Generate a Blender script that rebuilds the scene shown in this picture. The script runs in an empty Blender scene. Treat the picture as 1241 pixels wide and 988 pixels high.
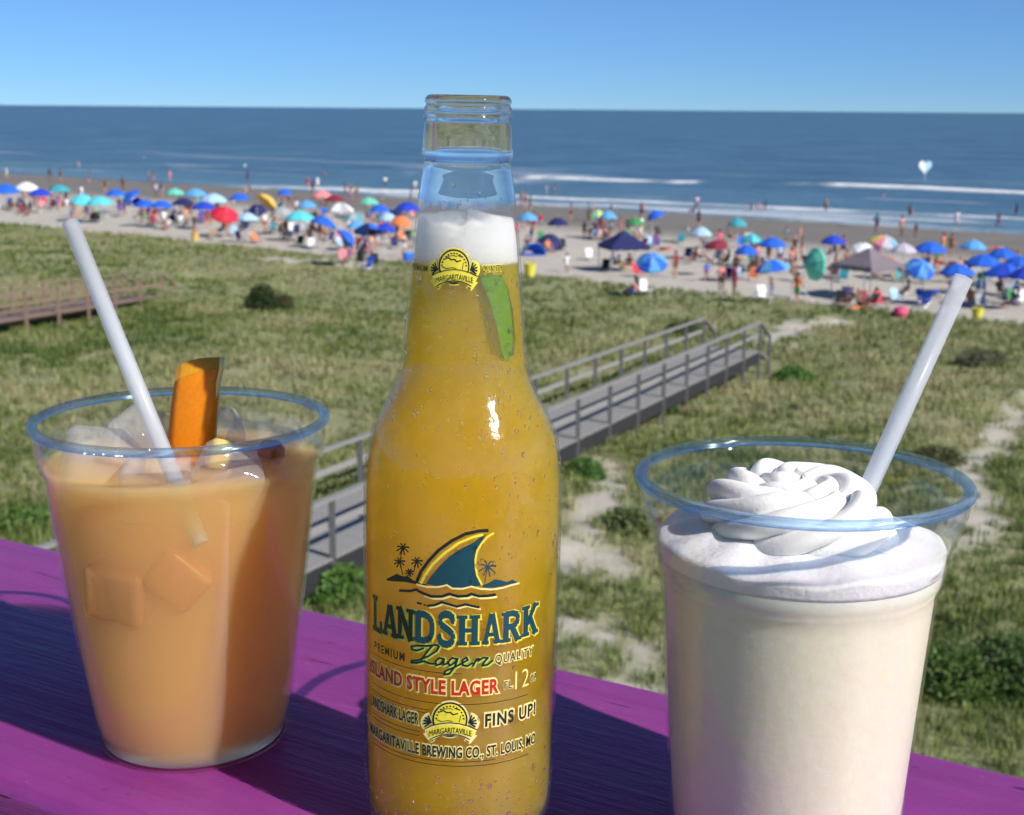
import bpy, bmesh, math, random
import numpy as np
from mathutils import Vector, Matrix
random.seed(7)
rng = np.random.default_rng(11)
sc = bpy.context.scene
C = sc.collection

# ------------------------------------------------------------------ camera, sky, sun, exposure
CAMZ = 10.5                 # eye height above the beach sand (m)
FPX, PITCH, ROLL = 1680.0, math.radians(12.16), math.radians(0.46)
_f = np.array([0, math.cos(PITCH), -math.sin(PITCH)]); _r = np.array([1.0, 0, 0]); _u = np.cross(_r, _f)
_R = math.cos(ROLL)*_r + math.sin(ROLL)*_u; _U = -math.sin(ROLL)*_r + math.cos(ROLL)*_u
cam_d = bpy.data.cameras.new('camera'); cam = bpy.data.objects.new('camera', cam_d); C.objects.link(cam)
cam.matrix_world = Matrix(((_R[0], _U[0], -_f[0], 0), (_R[1], _U[1], -_f[1], 0), (_R[2], _U[2], -_f[2], CAMZ), (0, 0, 0, 1)))
cam_d.sensor_width = 36; cam_d.lens = 36*FPX/1241
cam_d.clip_start = 0.01; cam_d.clip_end = 90000
cam_d.dof.use_dof = True; cam_d.dof.focus_distance = 0.42; cam_d.dof.aperture_fstop = 36
sc.camera = cam

SUN_AZ, SUN_EL = math.radians(129), math.radians(37)     # clockwise from the view direction
sun_dir = Vector((math.sin(SUN_AZ)*math.cos(SUN_EL), math.cos(SUN_AZ)*math.cos(SUN_EL), math.sin(SUN_EL)))
world = bpy.data.worlds.new('World'); sc.world = world; world.use_nodes = True
wn = world.node_tree; bg = wn.nodes['Background']
sky = wn.nodes.new('ShaderNodeTexSky'); sky.sky_type = 'NISHITA'; sky.sun_disc = False
sky.sun_elevation = SUN_EL; sky.sun_rotation = SUN_AZ; sky.altitude = 14500; sky.air_density = 4.0; sky.dust_density = 0.0; sky.ozone_density = 6.0
wn.links.new(sky.outputs[0], bg.inputs[0]); bg.inputs[1].default_value = 0.092
sun_l = bpy.data.lights.new('sun', 'SUN'); sun_l.energy = 5.0; sun_l.angle = math.radians(0.53); sun_l.color = (1, 0.95, 0.87)
sun = bpy.data.objects.new('sun', sun_l); C.objects.link(sun)
sun.rotation_euler = sun_dir.to_track_quat('Z', 'Y').to_euler(); sun.location = (3, -3, 20)
sc.view_settings.view_transform = 'Standard'; sc.view_settings.look = 'None'
sc.view_settings.exposure = 0.2; sc.view_settings.gamma = 1
sc.render.engine = 'CYCLES'
sc.cycles.max_bounces = 20; sc.cycles.diffuse_bounces = 3; sc.cycles.adaptive_threshold = 0.03; sc.cycles.transparent_max_bounces = 24; sc.cycles.transmission_bounces = 12
sc.cycles.volume_bounces = 16; sc.cycles.use_denoising = True
sc.cycles.caustics_refractive = False; sc.cycles.caustics_reflective = False

def ray(x, y): return _f + _R*(x-620.5)/FPX + _U*(494-y)/FPX
CAM = np.array([0, 0, CAMZ])
def at(x, y, z):
    d = ray(x, y); return CAM + d*((z-CAMZ)/d[2])

# ------------------------------------------------------------------ helpers
def link(o, parent=None):
    C.objects.link(o)
    if parent is not None: o.parent = parent
    return o
def tag(o, label=None, cat=None, group=None, kind=None):
    if label: o['label'] = label
    if cat: o['category'] = cat
    if group: o['group'] = group
    if kind: o['kind'] = kind
    return o
def empty(name, loc, rz=0, scale=1):
    o = bpy.data.objects.new(name, None); o.empty_display_size = 0.05
    o.location = loc; o.rotation_euler = (0, 0, rz); o.scale = (scale,)*3
    return link(o)
def mesh(name, verts, faces, smooth=False):
    m = bpy.data.meshes.new(name); m.from_pydata([tuple(v) for v in verts], [], [tuple(f) for f in faces]); m.update()
    if smooth: m.polygons.foreach_set('use_smooth', [True]*len(m.polygons))
    return m
def obj(name, me, m=None, parent=None):
    if m is not None:
        me.materials.clear()
        for k in (m if isinstance(m, (list, tuple)) else [m]): me.materials.append(k)
    return link(bpy.data.objects.new(name, me), parent)
def shared(name, me, mats, parent=None):
    o = bpy.data.objects.new(name, me)
    while len(me.materials) < len(mats): me.materials.append(None)
    link(o, parent)
    for s, k in zip(o.material_slots, mats): s.link = 'OBJECT'; s.material = k
    return o
def fast_mesh(name, V, Fq):                      # numpy quads / tris
    m = bpy.data.meshes.new(name); n = Fq.shape[1]
    m.vertices.add(len(V)); m.vertices.foreach_set('co', V.astype(np.float32).ravel())
    m.loops.add(Fq.size); m.loops.foreach_set('vertex_index', Fq.astype(np.int32).ravel())
    m.polygons.add(len(Fq)); m.polygons.foreach_set('loop_start', np.arange(0, Fq.size, n, dtype=np.int32))
    m.update(calc_edges=True); return m
def lathe(prof, seg=96, cap0=False, cap1=False, closed=False):
    V = []; Fc = []; n = len(prof)
    for r, z in prof:
        for k in range(seg):
            a = 2*math.pi*k/seg; V.append((r*math.sin(a), -r*math.cos(a), z))
    rows = n if closed else n-1
    for i in range(rows):
        j = (i+1) % n
        for k in range(seg):
            l = (k+1) % seg; Fc.append((i*seg+k, i*seg+l, j*seg+l, j*seg+k))
    if cap0: Fc.append(tuple(reversed(range(seg))))
    if cap1: Fc.append(tuple((n-1)*seg+k for k in range(seg)))
    return V, Fc
def tube(path, rad, seg=8, caps=True):
    path = [Vector(p) for p in path]; V = []; Fc = []
    rad = rad if isinstance(rad, (list, tuple)) else [rad]*len(path)
    up = Vector((0, 0, 1))
    for i, p in enumerate(path):
        d = (path[min(i+1, len(path)-1)] - path[max(i-1, 0)]).normalized()
        a = d.cross(up)
        if a.length < 1e-4: a = d.cross(Vector((1, 0, 0)))
        a.normalize(); b = d.cross(a)
        for k in range(seg):
            t = 2*math.pi*k/seg; V.append(p + (a*math.cos(t) + b*math.sin(t))*rad[i])
    for i in range(len(path)-1):
        for k in range(seg):
            l = (k+1) % seg; Fc.append((i*seg+k, i*seg+l, (i+1)*seg+l, (i+1)*seg+k))
    if caps: Fc.append(tuple(reversed(range(seg)))); Fc.append(tuple((len(path)-1)*seg+k for k in range(seg)))
    return V, Fc
def boxvf(x0, x1, y0, y1, z0, z1):
    V = [(x0, y0, z0), (x1, y0, z0), (x1, y1, z0), (x0, y1, z0), (x0, y0, z1), (x1, y0, z1), (x1, y1, z1), (x0, y1, z1)]
    return V, [(3, 2, 1, 0), (4, 5, 6, 7), (0, 1, 5, 4), (1, 2, 6, 5), (2, 3, 7, 6), (3, 0, 4, 7)]
def bevbox(name, dims, bev, seg=2):
    bm = bmesh.new(); bmesh.ops.create_cube(bm, size=1)
    for v in bm.verts: v.co = Vector((v.co.x*dims[0], v.co.y*dims[1], v.co.z*dims[2]))
    bmesh.ops.bevel(bm, geom=bm.edges[:], offset=bev, segments=seg, profile=0.5, affect='EDGES')
    m = bpy.data.meshes.new(name); bm.to_mesh(m); bm.free()
    m.polygons.foreach_set('use_smooth', [True]*len(m.polygons)); return m
def join(parts):
    V = []; Fc = []
    for v, f in parts:
        n = len(V); V += list(v); Fc += [tuple(i+n for i in q) for q in f]
    return V, Fc
def beam(p, q, w, h):                            # square bar between two points
    p, q = Vector(p), Vector(q); d = (q-p).normalized()
    a = d.cross(Vector((0, 0, 1)))
    a = Vector((1, 0, 0)) if a.length < 1e-3 else a.normalized()
    b = a.cross(d); V = []
    for e in (p, q):
        for s, t in ((-1, -1), (1, -1), (1, 1), (-1, 1)): V.append(e + a*(s*w/2) + b*(t*h/2))
    return V, [(3, 2, 1, 0), (4, 5, 6, 7), (0, 1, 5, 4), (1, 2, 6, 5), (2, 3, 7, 6), (3, 0, 4, 7)]

# value noise (numpy)
_tab = rng.random((256, 256))
def vnoise(x, y):
    xi = np.floor(x).astype(int); yi = np.floor(y).astype(int); fx = x-xi; fy = y-yi
    fx = fx*fx*(3-2*fx); fy = fy*fy*(3-2*fy)
    g = lambda a, b: _tab[a & 255, b & 255]
    return (g(xi, yi)*(1-fx)+g(xi+1, yi)*fx)*(1-fy) + (g(xi, yi+1)*(1-fx)+g(xi+1, yi+1)*fx)*fy
def fbm(x, y, o=4):
    s = 0; a = 0.5; n = 0
    for k in range(o): s = s + a*vnoise(x*2**k+17.3*k, y*2**k+5.1*k); n += a; a *= 0.5
    return s/n

# ------------------------------------------------------------------ materials
class NT:
    def __init__(self, name):
        self.m = bpy.data.materials.new(name); self.m.use_nodes = True
        self.t = self.m.node_tree; self.n = self.t.nodes; self.out = self.n['Material Output']; self.p = self.n['Principled BSDF']
    def new(self, typ, **kw):
        q = self.n.new(typ)
        for k, v in kw.items():
            if k.startswith('_'): setattr(q, k[1:], v)
            else: q.inputs[k].default_value = v
        return q
    def ln(self, a, b): self.t.links.new(a, b)
    def coord(self, which='Object', scale=(1, 1, 1)):
        c = self.new('ShaderNodeTexCoord'); mp = self.new('ShaderNodeMapping'); mp.inputs['Scale'].default_value = scale
        self.ln(c.outputs[which], mp.inputs['Vector']); return mp.outputs[0]
    def noise(self, vec, scale, detail=4, rough=0.55):
        q = self.new('ShaderNodeTexNoise', Scale=scale, Detail=detail, Roughness=rough); self.ln(vec, q.inputs['Vector']); return q.outputs['Fac']
    def ramp(self, fac, stops):
        q = self.new('ShaderNodeValToRGB'); el = q.color_ramp.elements
        while len(el) < len(stops): el.new(0.5)
        for e, (p, c) in zip(el, stops): e.position = p; e.color = (*c, 1) if len(c) == 3 else c
        self.ln(fac, q.inputs[0]); return q.outputs[0]
    def mix(self, fac, a, b):
        q = self.new('ShaderNodeMix', _data_type='RGBA')
        for s, v in ((q.inputs[6], a), (q.inputs[7], b)):
            if isinstance(v, tuple): s.default_value = (*v, 1)
            else: self.ln(v, s)
        if isinstance(fac, float): q.inputs[0].default_value = fac
        else: self.ln(fac, q.inputs[0])
        return q.outputs[2]
    def bump(self, h, strength, dist):
        q = self.new('ShaderNodeBump', Strength=strength, Distance=dist); self.ln(h, q.inputs['Height'])
        return q.outputs[0]
    def attr(self, name): 
        q = self.new('ShaderNodeAttribute'); q.attribute_name = name; return q
def plain(name, col, rough=0.6, var=0.12, scale=8.0, **kw):
    t = NT(name)
    nz = t.noise(t.coord(), scale, 4)
    c = t.ramp(nz, [(0.3, tuple(x*(1-var) for x in col)), (0.7, tuple(min(1, x*(1+var)) for x in col))])
    t.ln(c, t.p.inputs['Base Color']); t.p.inputs['Roughness'].default_value = rough
    for k, v in kw.items(): t.p.inputs[k].default_value = v
    return t.m
def schlick(t, f0=0.05, gain=0.6):               # the same reflectance from either side of a thin wall
    lw = t.new('ShaderNodeLayerWeight', Blend=0.5); pw = t.new('ShaderNodeMath', _operation='POWER'); pw.inputs[1].default_value = 5.5
    t.ln(lw.outputs['Facing'], pw.inputs[0]); ma = t.new('ShaderNodeMath', _operation='MULTIPLY_ADD'); ma.inputs[1].default_value = gain; ma.inputs[2].default_value = f0
    t.ln(pw.outputs[0], ma.inputs[0]); return lw, ma.outputs[0]
def thin_plastic(name, tint, refl=0.045, rough=0.06, bump=None, haze=0.0):
    t = NT(name); t.n.remove(t.p)
    tr = t.new('ShaderNodeBsdfTransparent', Color=(*tint, 1)); gl = t.new('ShaderNodeBsdfGlossy', Roughness=rough)
    gl.inputs['Color'].default_value = (1, 1, 1, 1)
    fr, fac = schlick(t, refl, 0.5); mx = t.new('ShaderNodeMixShader')
    t.ln(fac, mx.inputs[0]); t.ln(tr.outputs[0], mx.inputs[1]); t.ln(gl.outputs[0], mx.inputs[2])
    if bump:
        nz = t.noise(t.coord('Object', bump[1]), bump[0], 2); nb = t.bump(nz, bump[2], bump[3])
        t.ln(nb, gl.inputs['Normal']); t.ln(nb, fr.inputs['Normal'])
    last = mx.outputs[0]
    if haze > 0:
        df = t.new('ShaderNodeBsdfTranslucent'); df.inputs[0].default_value = (0.9, 0.9, 0.92, 1)
        d2 = t.new('ShaderNodeBsdfDiffuse'); d2.inputs[0].default_value = (0.9, 0.9, 0.92, 1)
        a = t.new('ShaderNodeAddShader'); t.ln(df.outputs[0], a.inputs[0]); t.ln(d2.outputs[0], a.inputs[1])
        m2 = t.new('ShaderNodeMixShader', Fac=haze); t.ln(last, m2.inputs[1]); t.ln(d2.outputs[0], m2.inputs[2]); last = m2.outputs[0]
    t.ln(last, t.out.inputs[0]); return t.m

MAT = {}
# sandy / vegetated ground
t = NT('dune_and_beach_sand')
vec = t.coord('Object'); veg = t.attr('veg').outputs['Fac']; wet = t.attr('wet').outputs['Fac']
n1 = t.noise(vec, 0.9, 6, 0.65); n2 = t.noise(vec, 7.0, 5, 0.7); n3 = t.noise(vec, 0.25, 3)
sand = t.ramp(n1, [(0.3, (0.44, 0.40, 0.345)), (0.7, (0.56, 0.515, 0.45))])
litter = t.ramp(n2, [(0.28, (0.11, 0.13, 0.045)), (0.5, (0.21, 0.225, 0.095)), (0.72, (0.40, 0.37, 0.22))])
c = t.mix(veg, sand, litter); wsand = t.ramp(n3, [(0.3, (0.17, 0.155, 0.14)), (0.7, (0.21, 0.19, 0.172))])
c = t.mix(wet, c, wsand); t.ln(c, t.p.inputs['Base Color']); t.p.inputs['Roughness'].default_value = 0.85
t.ln(t.bump(n2, 0.6, 0.08), t.p.inputs['Normal']); MAT['ground'] = t.m
# sea
t = NT('sea_water'); vec = t.coord('Object', (1, 1, 1)); dp = t.attr('shallow').outputs['Fac']; fo = t.attr('foam').outputs['Fac']
n1 = t.noise(t.coord('Object', (0.03, 0.03, 1)), 1.0, 8, 0.78)
deep = t.ramp(n1, [(0.35, (0.045, 0.112, 0.198)), (0.65, (0.090, 0.185, 0.285))])
c = t.mix(dp, deep, (0.10, 0.20, 0.28))
fn = t.noise(t.coord('Object', (0.8, 0.8, 0.8)), 1.3, 5, 0.7)
mt = t.new('ShaderNodeMath', _operation='MULTIPLY_ADD'); mt.inputs[1].default_value = 1.6; mt.inputs[2].default_value = -0.75
t.ln(fn, mt.inputs[0]); ad = t.new('ShaderNodeMath', _operation='ADD'); t.ln(mt.outputs[0], ad.inputs[0]); t.ln(fo, ad.inputs[1])
g = t.new('ShaderNodeMath', _operation='MULTIPLY', _use_clamp=True); t.ln(ad.outputs[0], g.inputs[0]); t.ln(fo, g.inputs[1])
c = t.mix(g.outputs[0], c, (0.78, 0.80, 0.82)); t.ln(c, t.p.inputs['Base Color'])
t.p.inputs['Roughness'].default_value = 0.42; t.p.inputs['IOR'].default_value = 1.33; t.p.inputs['Specular IOR Level'].default_value = 0.35
w1 = t.noise(t.coord('Object', (0.25, 0.25, 1)), 1.0, 6, 0.6); t.ln(t.bump(w1, 0.5, 1.2), t.p.inputs['Normal']); MAT['sea'] = t.m
# grass / leaves with per-tuft colour
def foliage(name):
    t = NT(name); a = t.attr('tint').outputs['Color']; t.ln(a, t.p.inputs['Base Color']); t.p.inputs['Roughness'].default_value = 0.6
    tl = t.new('ShaderNodeBsdfTranslucent'); t.ln(a, tl.inputs[0]); mx = t.new('ShaderNodeMixShader', Fac=0.25)
    t.ln(t.p.outputs[0], mx.inputs[1]); t.ln(tl.outputs[0], mx.inputs[2]); t.ln(mx.outputs[0], t.out.inputs[0]); return t.m
MAT['grass'] = foliage('dune_grass'); MAT['leaf'] = foliage('shrub_leaf')
MAT['twig'] = plain('twig_bark', (0.12, 0.09, 0.06), 0.9)
def wood(name, a, b, rough=0.75):
    t = NT(name); nz = t.noise(t.coord('Object', (1.2, 14, 14)), 2.2, 6, 0.65)
    t.ln(t.ramp(nz, [(0.3, a), (0.7, b)]), t.p.inputs['Base Color']); t.p.inputs['Roughness'].default_value = rough
    t.ln(t.bump(nz, 0.4, 0.01), t.p.inputs['Normal']); return t.m
MAT['grey_wood'] = wood('weathered_grey_wood', (0.19, 0.185, 0.18), (0.33, 0.325, 0.315))
MAT['grey_wood_dark'] = wood('weathered_post_wood', (0.075, 0.075, 0.08), (0.13, 0.13, 0.135))
MAT['brown_wood'] = wood('brown_boardwalk_wood', (0.19, 0.125, 0.095), (0.30, 0.215, 0.17))
# painted railing
t = NT('purple_paint')
st = t.noise(t.coord('Object', (3, 90, 90)), 1.0, 5, 0.6); bl = t.noise(t.coord('Object', (14, 18, 18)), 1.0, 5, 0.6); sp = t.noise(t.coord('Object', (60, 160, 160)), 1.0, 4, 0.75)
cr = t.noise(t.coord('Object', (24, 260, 260)), 1.0, 3, 0.5)
c = t.ramp(bl, [(0.3, (0.215, 0.030, 0.200)), (0.7, (0.275, 0.047, 0.255))])
c = t.mix(t.ramp(sp, [(0.645, (0, 0, 0)), (0.69, (0.55, 0.55, 0.55))]), c, (0.40, 0.10, 0.33))
c = t.mix(t.ramp(st, [(0.35, (0.42,)*3), (0.6, (0, 0, 0))]), c, (0.17, 0.018, 0.14))
c = t.mix(t.ramp(cr, [(0.285, (0.85, 0.85, 0.85)), (0.315, (0, 0, 0))]), c, (0.06, 0.008, 0.05))
t.ln(c, t.p.inputs['Base Color']); t.ln(t.ramp(bl, [(0.3, (0.34,)*3), (0.75, (0.52,)*3)]), t.p.inputs['Roughness'])
mh = t.new('ShaderNodeMath', _operation='MULTIPLY_ADD'); mh.inputs[1].default_value = 0.35; t.ln(sp, mh.inputs[0]); t.ln(st, mh.inputs[2])
t.ln(t.bump(mh.outputs[0], 0.8, 0.0016), t.p.inputs['Normal']); t.p.inputs['Specular IOR Level'].default_value = 0.35; MAT['paint'] = t.m
# plastics, glass, liquids
MAT['cup'] = thin_plastic('clear_cup_plastic', (0.98, 0.98, 0.985), 0.038, 0.04, bump=(1.0, (8, 8, 260), 0.25, 0.0006))
def glass(name, col, ior=1.48, rough=0.02):
    t = NT(name); t.p.inputs['Base Color'].default_value = (*col, 1); t.p.inputs['Transmission Weight'].default_value = 1
    t.p.inputs['Roughness'].default_value = rough; t.p.inputs['IOR'].default_value = ior; return t.m
t = NT('cup_rim_plastic'); t.p.inputs['Base Color'].default_value = (0.58, 0.77, 1.0, 1); t.p.inputs['Transmission Weight'].default_value = 1; t.p.inputs['Roughness'].default_value = 0.12; t.p.inputs['IOR'].default_value = 1.5  # blue tint stands in for sky reflected in the clear rim
tp = t.new('ShaderNodeBsdfTransparent'); tp.inputs[0].default_value = (0.72, 0.86, 1.0, 1); mx = t.new('ShaderNodeMixShader', Fac=0.66); t.ln(t.p.outputs[0], mx.inputs[1]); t.ln(tp.outputs[0], mx.inputs[2]); t.ln(mx.outputs[0], t.out.inputs[0]); MAT['rim'] = t.m
MAT['ice'] = thin_plastic('ice', (0.97, 0.97, 0.98), 0.06, 0.10, bump=(1.0, (120, 120, 120), 0.6, 0.002), haze=0.16)
# bottle: true refraction above the foam, thin clear wall over the filled part
t = NT('bottle_glass'); t.n.remove(t.p)
co = t.new('ShaderNodeTexCoord'); sx = t.new('ShaderNodeSeparateXYZ'); t.ln(co.outputs['Object'], sx.inputs[0])
mr = t.new('ShaderNodeMapRange'); mr.inputs[1].default_value = 0.1955; mr.inputs[2].default_value = 0.1985; t.ln(sx.outputs[2], mr.inputs[0])
gl = t.new('ShaderNodeBsdfGlossy', Roughness=0.07); tr = t.new('ShaderNodeBsdfTransparent'); tr.inputs[0].default_value = (0.99, 0.99, 0.985, 1)
fr, fac_ = schlick(t, 0.03); thin = t.new('ShaderNodeMixShader')
wet_n = t.noise(t.coord('Object', (260, 260, 260)), 1.0, 2); wb = t.bump(wet_n, 0.16, 0.0012); t.ln(wb, gl.inputs['Normal']); t.ln(wb, fr.inputs['Normal'])
t.ln(fac_, thin.inputs[0]); t.ln(tr.outputs[0], thin.inputs[1]); t.ln(gl.outputs[0], thin.inputs[2])
hz = t.new('ShaderNodeBsdfDiffuse'); hz.inputs[0].default_value = (0.85, 0.85, 0.85, 1); hn = t.noise(t.coord('Object', (40, 40, 22)), 1.0, 5, 0.65); hm = t.new('ShaderNodeMixShader')
t.ln(t.ramp(hn, [(0.4, (0.0,)*3), (0.75, (0.03,)*3)]), hm.inputs[0]); t.ln(thin.outputs[0], hm.inputs[1]); t.ln(hz.outputs[0], hm.inputs[2]); thin = hm
gs = t.new('ShaderNodeBsdfGlass', Roughness=0.0, IOR=1.5); gs.inputs['Color'].default_value = (0.97, 0.985, 0.98, 1)
mm = t.new('ShaderNodeMath', _operation='MULTIPLY'); mm.inputs[1].default_value = 0.90; t.ln(mr.outputs[0], mm.inputs[0])
mx = t.new('ShaderNodeMixShader'); t.ln(mm.outputs[0], mx.inputs[0]); t.ln(thin.outputs[0], mx.inputs[1]); t.ln(gs.outputs[0], mx.inputs[2])
t.ln(mx.outputs[0], t.out.inputs[0]); MAT['bottle'] = t.m
# cloudy liquids: half clear, half softly refracting surface round a scattering and absorbing volume
def liquid(name, scat, sden, absb, aden, rough, fac, ior, base, bfac, brad, bscale):
    t = NT(name); tr = t.new('ShaderNodeBsdfTransparent'); rf = t.new('ShaderNodeBsdfRefraction', Roughness=rough, IOR=ior)
    nz = t.noise(t.coord('Object', (38, 38, 16)), 1.0, 4); t.ln(t.ramp(nz, [(0.3, tuple(x*0.9 for x in base)), (0.7, base)]), t.p.inputs['Base Color'])
    t.p.inputs['Subsurface Weight'].default_value = 1; t.p.inputs['Subsurface Radius'].default_value = brad; t.p.inputs['Subsurface Scale'].default_value = bscale; t.p.inputs['Specular IOR Level'].default_value = 0; t.p.inputs['Roughness'].default_value = 0.6
    mx = t.new('ShaderNodeMixShader', Fac=fac); t.ln(tr.outputs[0], mx.inputs[1]); t.ln(rf.outputs[0], mx.inputs[2]); m2 = t.new('ShaderNodeMixShader', Fac=bfac); t.ln(mx.outputs[0], m2.inputs[1]); t.ln(t.p.outputs[0], m2.inputs[2]); t.ln(m2.outputs[0], t.out.inputs['Surface'])
    sc_ = t.new('ShaderNodeVolumeScatter', Density=sden); sc_.inputs['Color'].default_value = (*scat, 1); sc_.inputs['Anisotropy'].default_value = 0.0
    ab = t.new('ShaderNodeVolumeAbsorption', Density=aden); ab.inputs['Color'].default_value = (*absb, 1)
    ad = t.new('ShaderNodeAddShader'); t.ln(sc_.outputs[0], ad.inputs[0]); t.ln(ab.outputs[0], ad.inputs[1]); t.ln(ad.outputs[0], t.out.inputs['Volume']); return t.m
MAT['beer'] = liquid('lager', (1.0, 0.96, 0.12), 42.0, (0.9995, 0.936, 0.02), 190.0, 0.12, 0.50, 1.30, (0.90, 0.50, 0.004), 0.06, (1, 0.5, 0.05), 0.02)
MAT['juice'] = liquid('orange_punch', (1.0, 0.98, 0.72), 115.0, (0.9999, 0.80, 0.25), 145.0, 0.3, 0.04, 1.12, (0.98, 0.46, 0.16), 0.035, (1, 0.42, 0.06), 0.04)
def creamy(name, col, scale, radius=(1, 0.7, 0.45), rough=0.5, var=0.04, bump=0.0, nsc=200):
    t = NT(name); nz = t.noise(t.coord('Object', (nsc,)*3), 1.0, 4)
    t.ln(t.ramp(nz, [(0.3, tuple(x*(1-var) for x in col)), (0.7, tuple(min(0.95, x*(1+var)) for x in col))]), t.p.inputs['Base Color'])
    t.p.inputs['Subsurface Weight'].default_value = 0.8; t.p.inputs['Subsurface Radius'].default_value = radius; t.p.inputs['Subsurface Scale'].default_value = scale
    t.p.inputs['Roughness'].default_value = rough; t.p.inputs['Specular IOR Level'].default_value = 0.3
    if bump: t.ln(t.bump(nz, bump, 0.001), t.p.inputs['Normal'])
    return t.m
MAT['shake'] = creamy('frozen_cream_drink', (0.87, 0.81, 0.64), 0.010, (1, 0.75, 0.5), 0.45, 0.03, 0.25, 320)
MAT['froth'] = creamy('drink_froth', (0.84, 0.83, 0.83), 0.003, rough=0.5, bump=0.4, nsc=500)
MAT['cream'] = creamy('whipped_cream', (0.86, 0.85, 0.83), 0.0025, rough=0.75, var=0.015, bump=0.25, nsc=900)
MAT['foam'] = liquid('beer_foam', (1.0, 0.99, 0.97), 420.0, (1, 1, 1), 0.0, 0.3, 0.05, 1.05, (0.85, 0.84, 0.82), 0.12, (1, 0.9, 0.8), 0.004)
t = NT('ice_in_punch'); t.p.inputs['Base Color'].default_value = (0.80, 0.42, 0.17, 1); t.p.inputs['Roughness'].default_value = 0.3; tp = t.new('ShaderNodeBsdfTransparent'); tp.inputs[0].default_value = (0.97, 0.93, 0.88, 1)
mx = t.new('ShaderNodeMixShader', Fac=0.62); t.ln(t.p.outputs[0], mx.inputs[1]); t.ln(tp.outputs[0], mx.inputs[2]); t.ln(mx.outputs[0], t.out.inputs[0]); MAT['wet_ice'] = t.m
MAT['peel'] = creamy('orange_peel', (0.85, 0.26, 0.008), 0.003, (1, 0.4, 0.05), 0.35, 0.08, 0.08, 700)
MAT['flesh'] = creamy('orange_flesh', (0.9, 0.36, 0.02), 0.005, (1, 0.4, 0.05), 0.3, 0.12, 0.3, 300)
MAT['pith'] = creamy('orange_pith', (0.88, 0.68, 0.32), 0.002)
MAT['lime'] = creamy('lime_peel', (0.16, 0.46, 0.012), 0.002, (0.4, 1, 0.1), 0.35, 0.1, 0.2, 500)
MAT['limeflesh'] = creamy('lime_flesh', (0.5, 0.62, 0.2), 0.002)
MAT['cherry'] = creamy('cherry', (0.45, 0.05, 0.02), 0.002, rough=0.2); MAT['pine'] = creamy('pineapple', (0.85, 0.62, 0.08), 0.004)
t = NT('straw_plastic'); t.p.inputs['Base Color'].default_value = (0.90, 0.92, 0.95, 1); t.p.inputs['Roughness'].default_value = 0.3
tl = t.new('ShaderNodeBsdfTranslucent'); tl.inputs[0].default_value = (0.8, 0.86, 0.95, 1); tp = t.new('ShaderNodeBsdfTransparent')
m1 = t.new('ShaderNodeMixShader', Fac=0.45); t.ln(t.p.outputs[0], m1.inputs[1]); t.ln(tl.outputs[0], m1.inputs[2])
m2 = t.new('ShaderNodeMixShader', Fac=0.56); t.ln(m1.outputs[0], m2.inputs[1]); t.ln(tp.outputs[0], m2.inputs[2]); t.ln(m2.outputs[0], t.out.inputs[0]); MAT['straw'] = t.m
for k, col in dict(ink_teal=(0.006, 0.055, 0.085), ink_dark=(0.006, 0.014, 0.016), ink_yellow=(0.80, 0.68, 0.055), ink_pale=(0.85, 0.74, 0.30), ink_red=(0.55, 0.018, 0.008), ink_green=(0.42, 0.58, 0.10)).items():
    MAT[k] = plain(k, col, 0.35, 0.10, 300.0)

# ------------------------------------------------------------------ terrain: s = distance inland -> sea, w = along the shore
SN = np.array([0.615, 0.789]); SL = np.array([0.789, -0.615])
SHORE, DUNE = 129.0, 68.5
def ground_z(x, y):
    x = np.asarray(x, float); y = np.asarray(y, float); s = x*SN[0]+y*SN[1]; w = x*SL[0]+y*SL[1]
    edge = DUNE + 3.0*(fbm(w*0.11+3, s*0.02, 3)-0.5)
    z = np.interp(s, [-60, 22, 50, 64, 68.5, 72, 112, 129, 150, 190, 260], [2.3, 2.3, 1.15, 0.75, 0.42, 0.22, 0.05, -0.28, -0.6, -1.6, -3.5])
    d = np.clip((edge-s)/6, 0, 1)
    z = z + d*(1.1*(fbm(x*0.10+9, y*0.10, 3)-0.5) + 0.5*(fbm(x*0.42, y*0.42+4, 3)-0.5))
    z = z + (1-d)*np.clip((SHORE-s)/40, 0, 1)*0.10*(fbm(x*0.5, y*0.5, 3)-0.5)
    return z
def on_ground(x, y, up=0.0):                      # photo pixel -> point on the terrain (or a height above it)
    d = ray(x, y); lo, hi = 8.0, 900.0
    for k in range(60):
        m = (lo+hi)/2; p = CAM + d*m
        if p[2] > float(ground_z(p[0], p[1]))+up: lo = m
        else: hi = m
    p = CAM + d*lo; return np.array([p[0], p[1], float(ground_z(p[0], p[1]))])
def path_dist(P, line):
    best = np.full(len(P), 1e9)
    for a, b in zip(line[:-1], line[1:]):
        ab = b-a; tt = np.clip(((P-a)@ab)/(ab@ab), 0, 1); q = a+tt[:, None]*ab; best = np.minimum(best, np.hypot(*(P-q).T))
    return best
def pxline(pts): return np.array([on_ground(*p)[:2] for p in pts])
PATHS = [(pxline([(1300, 470), (1241, 500), (1205, 535), (1165, 568), (1185, 600), (1190, 650)]), 0.40),
         (pxline([(730, 560), (745, 590), (712, 625), (705, 690), (740, 690), (700, 640)]), 0.28),
         (pxline([(1000, 385), (960, 398), (938, 410)]), 0.9), (pxline([(330, 316), (410, 316), (450, 324)]), 1.0), (pxline([(700, 760), (770, 790), (760, 850)]), 0.20)]
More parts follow.
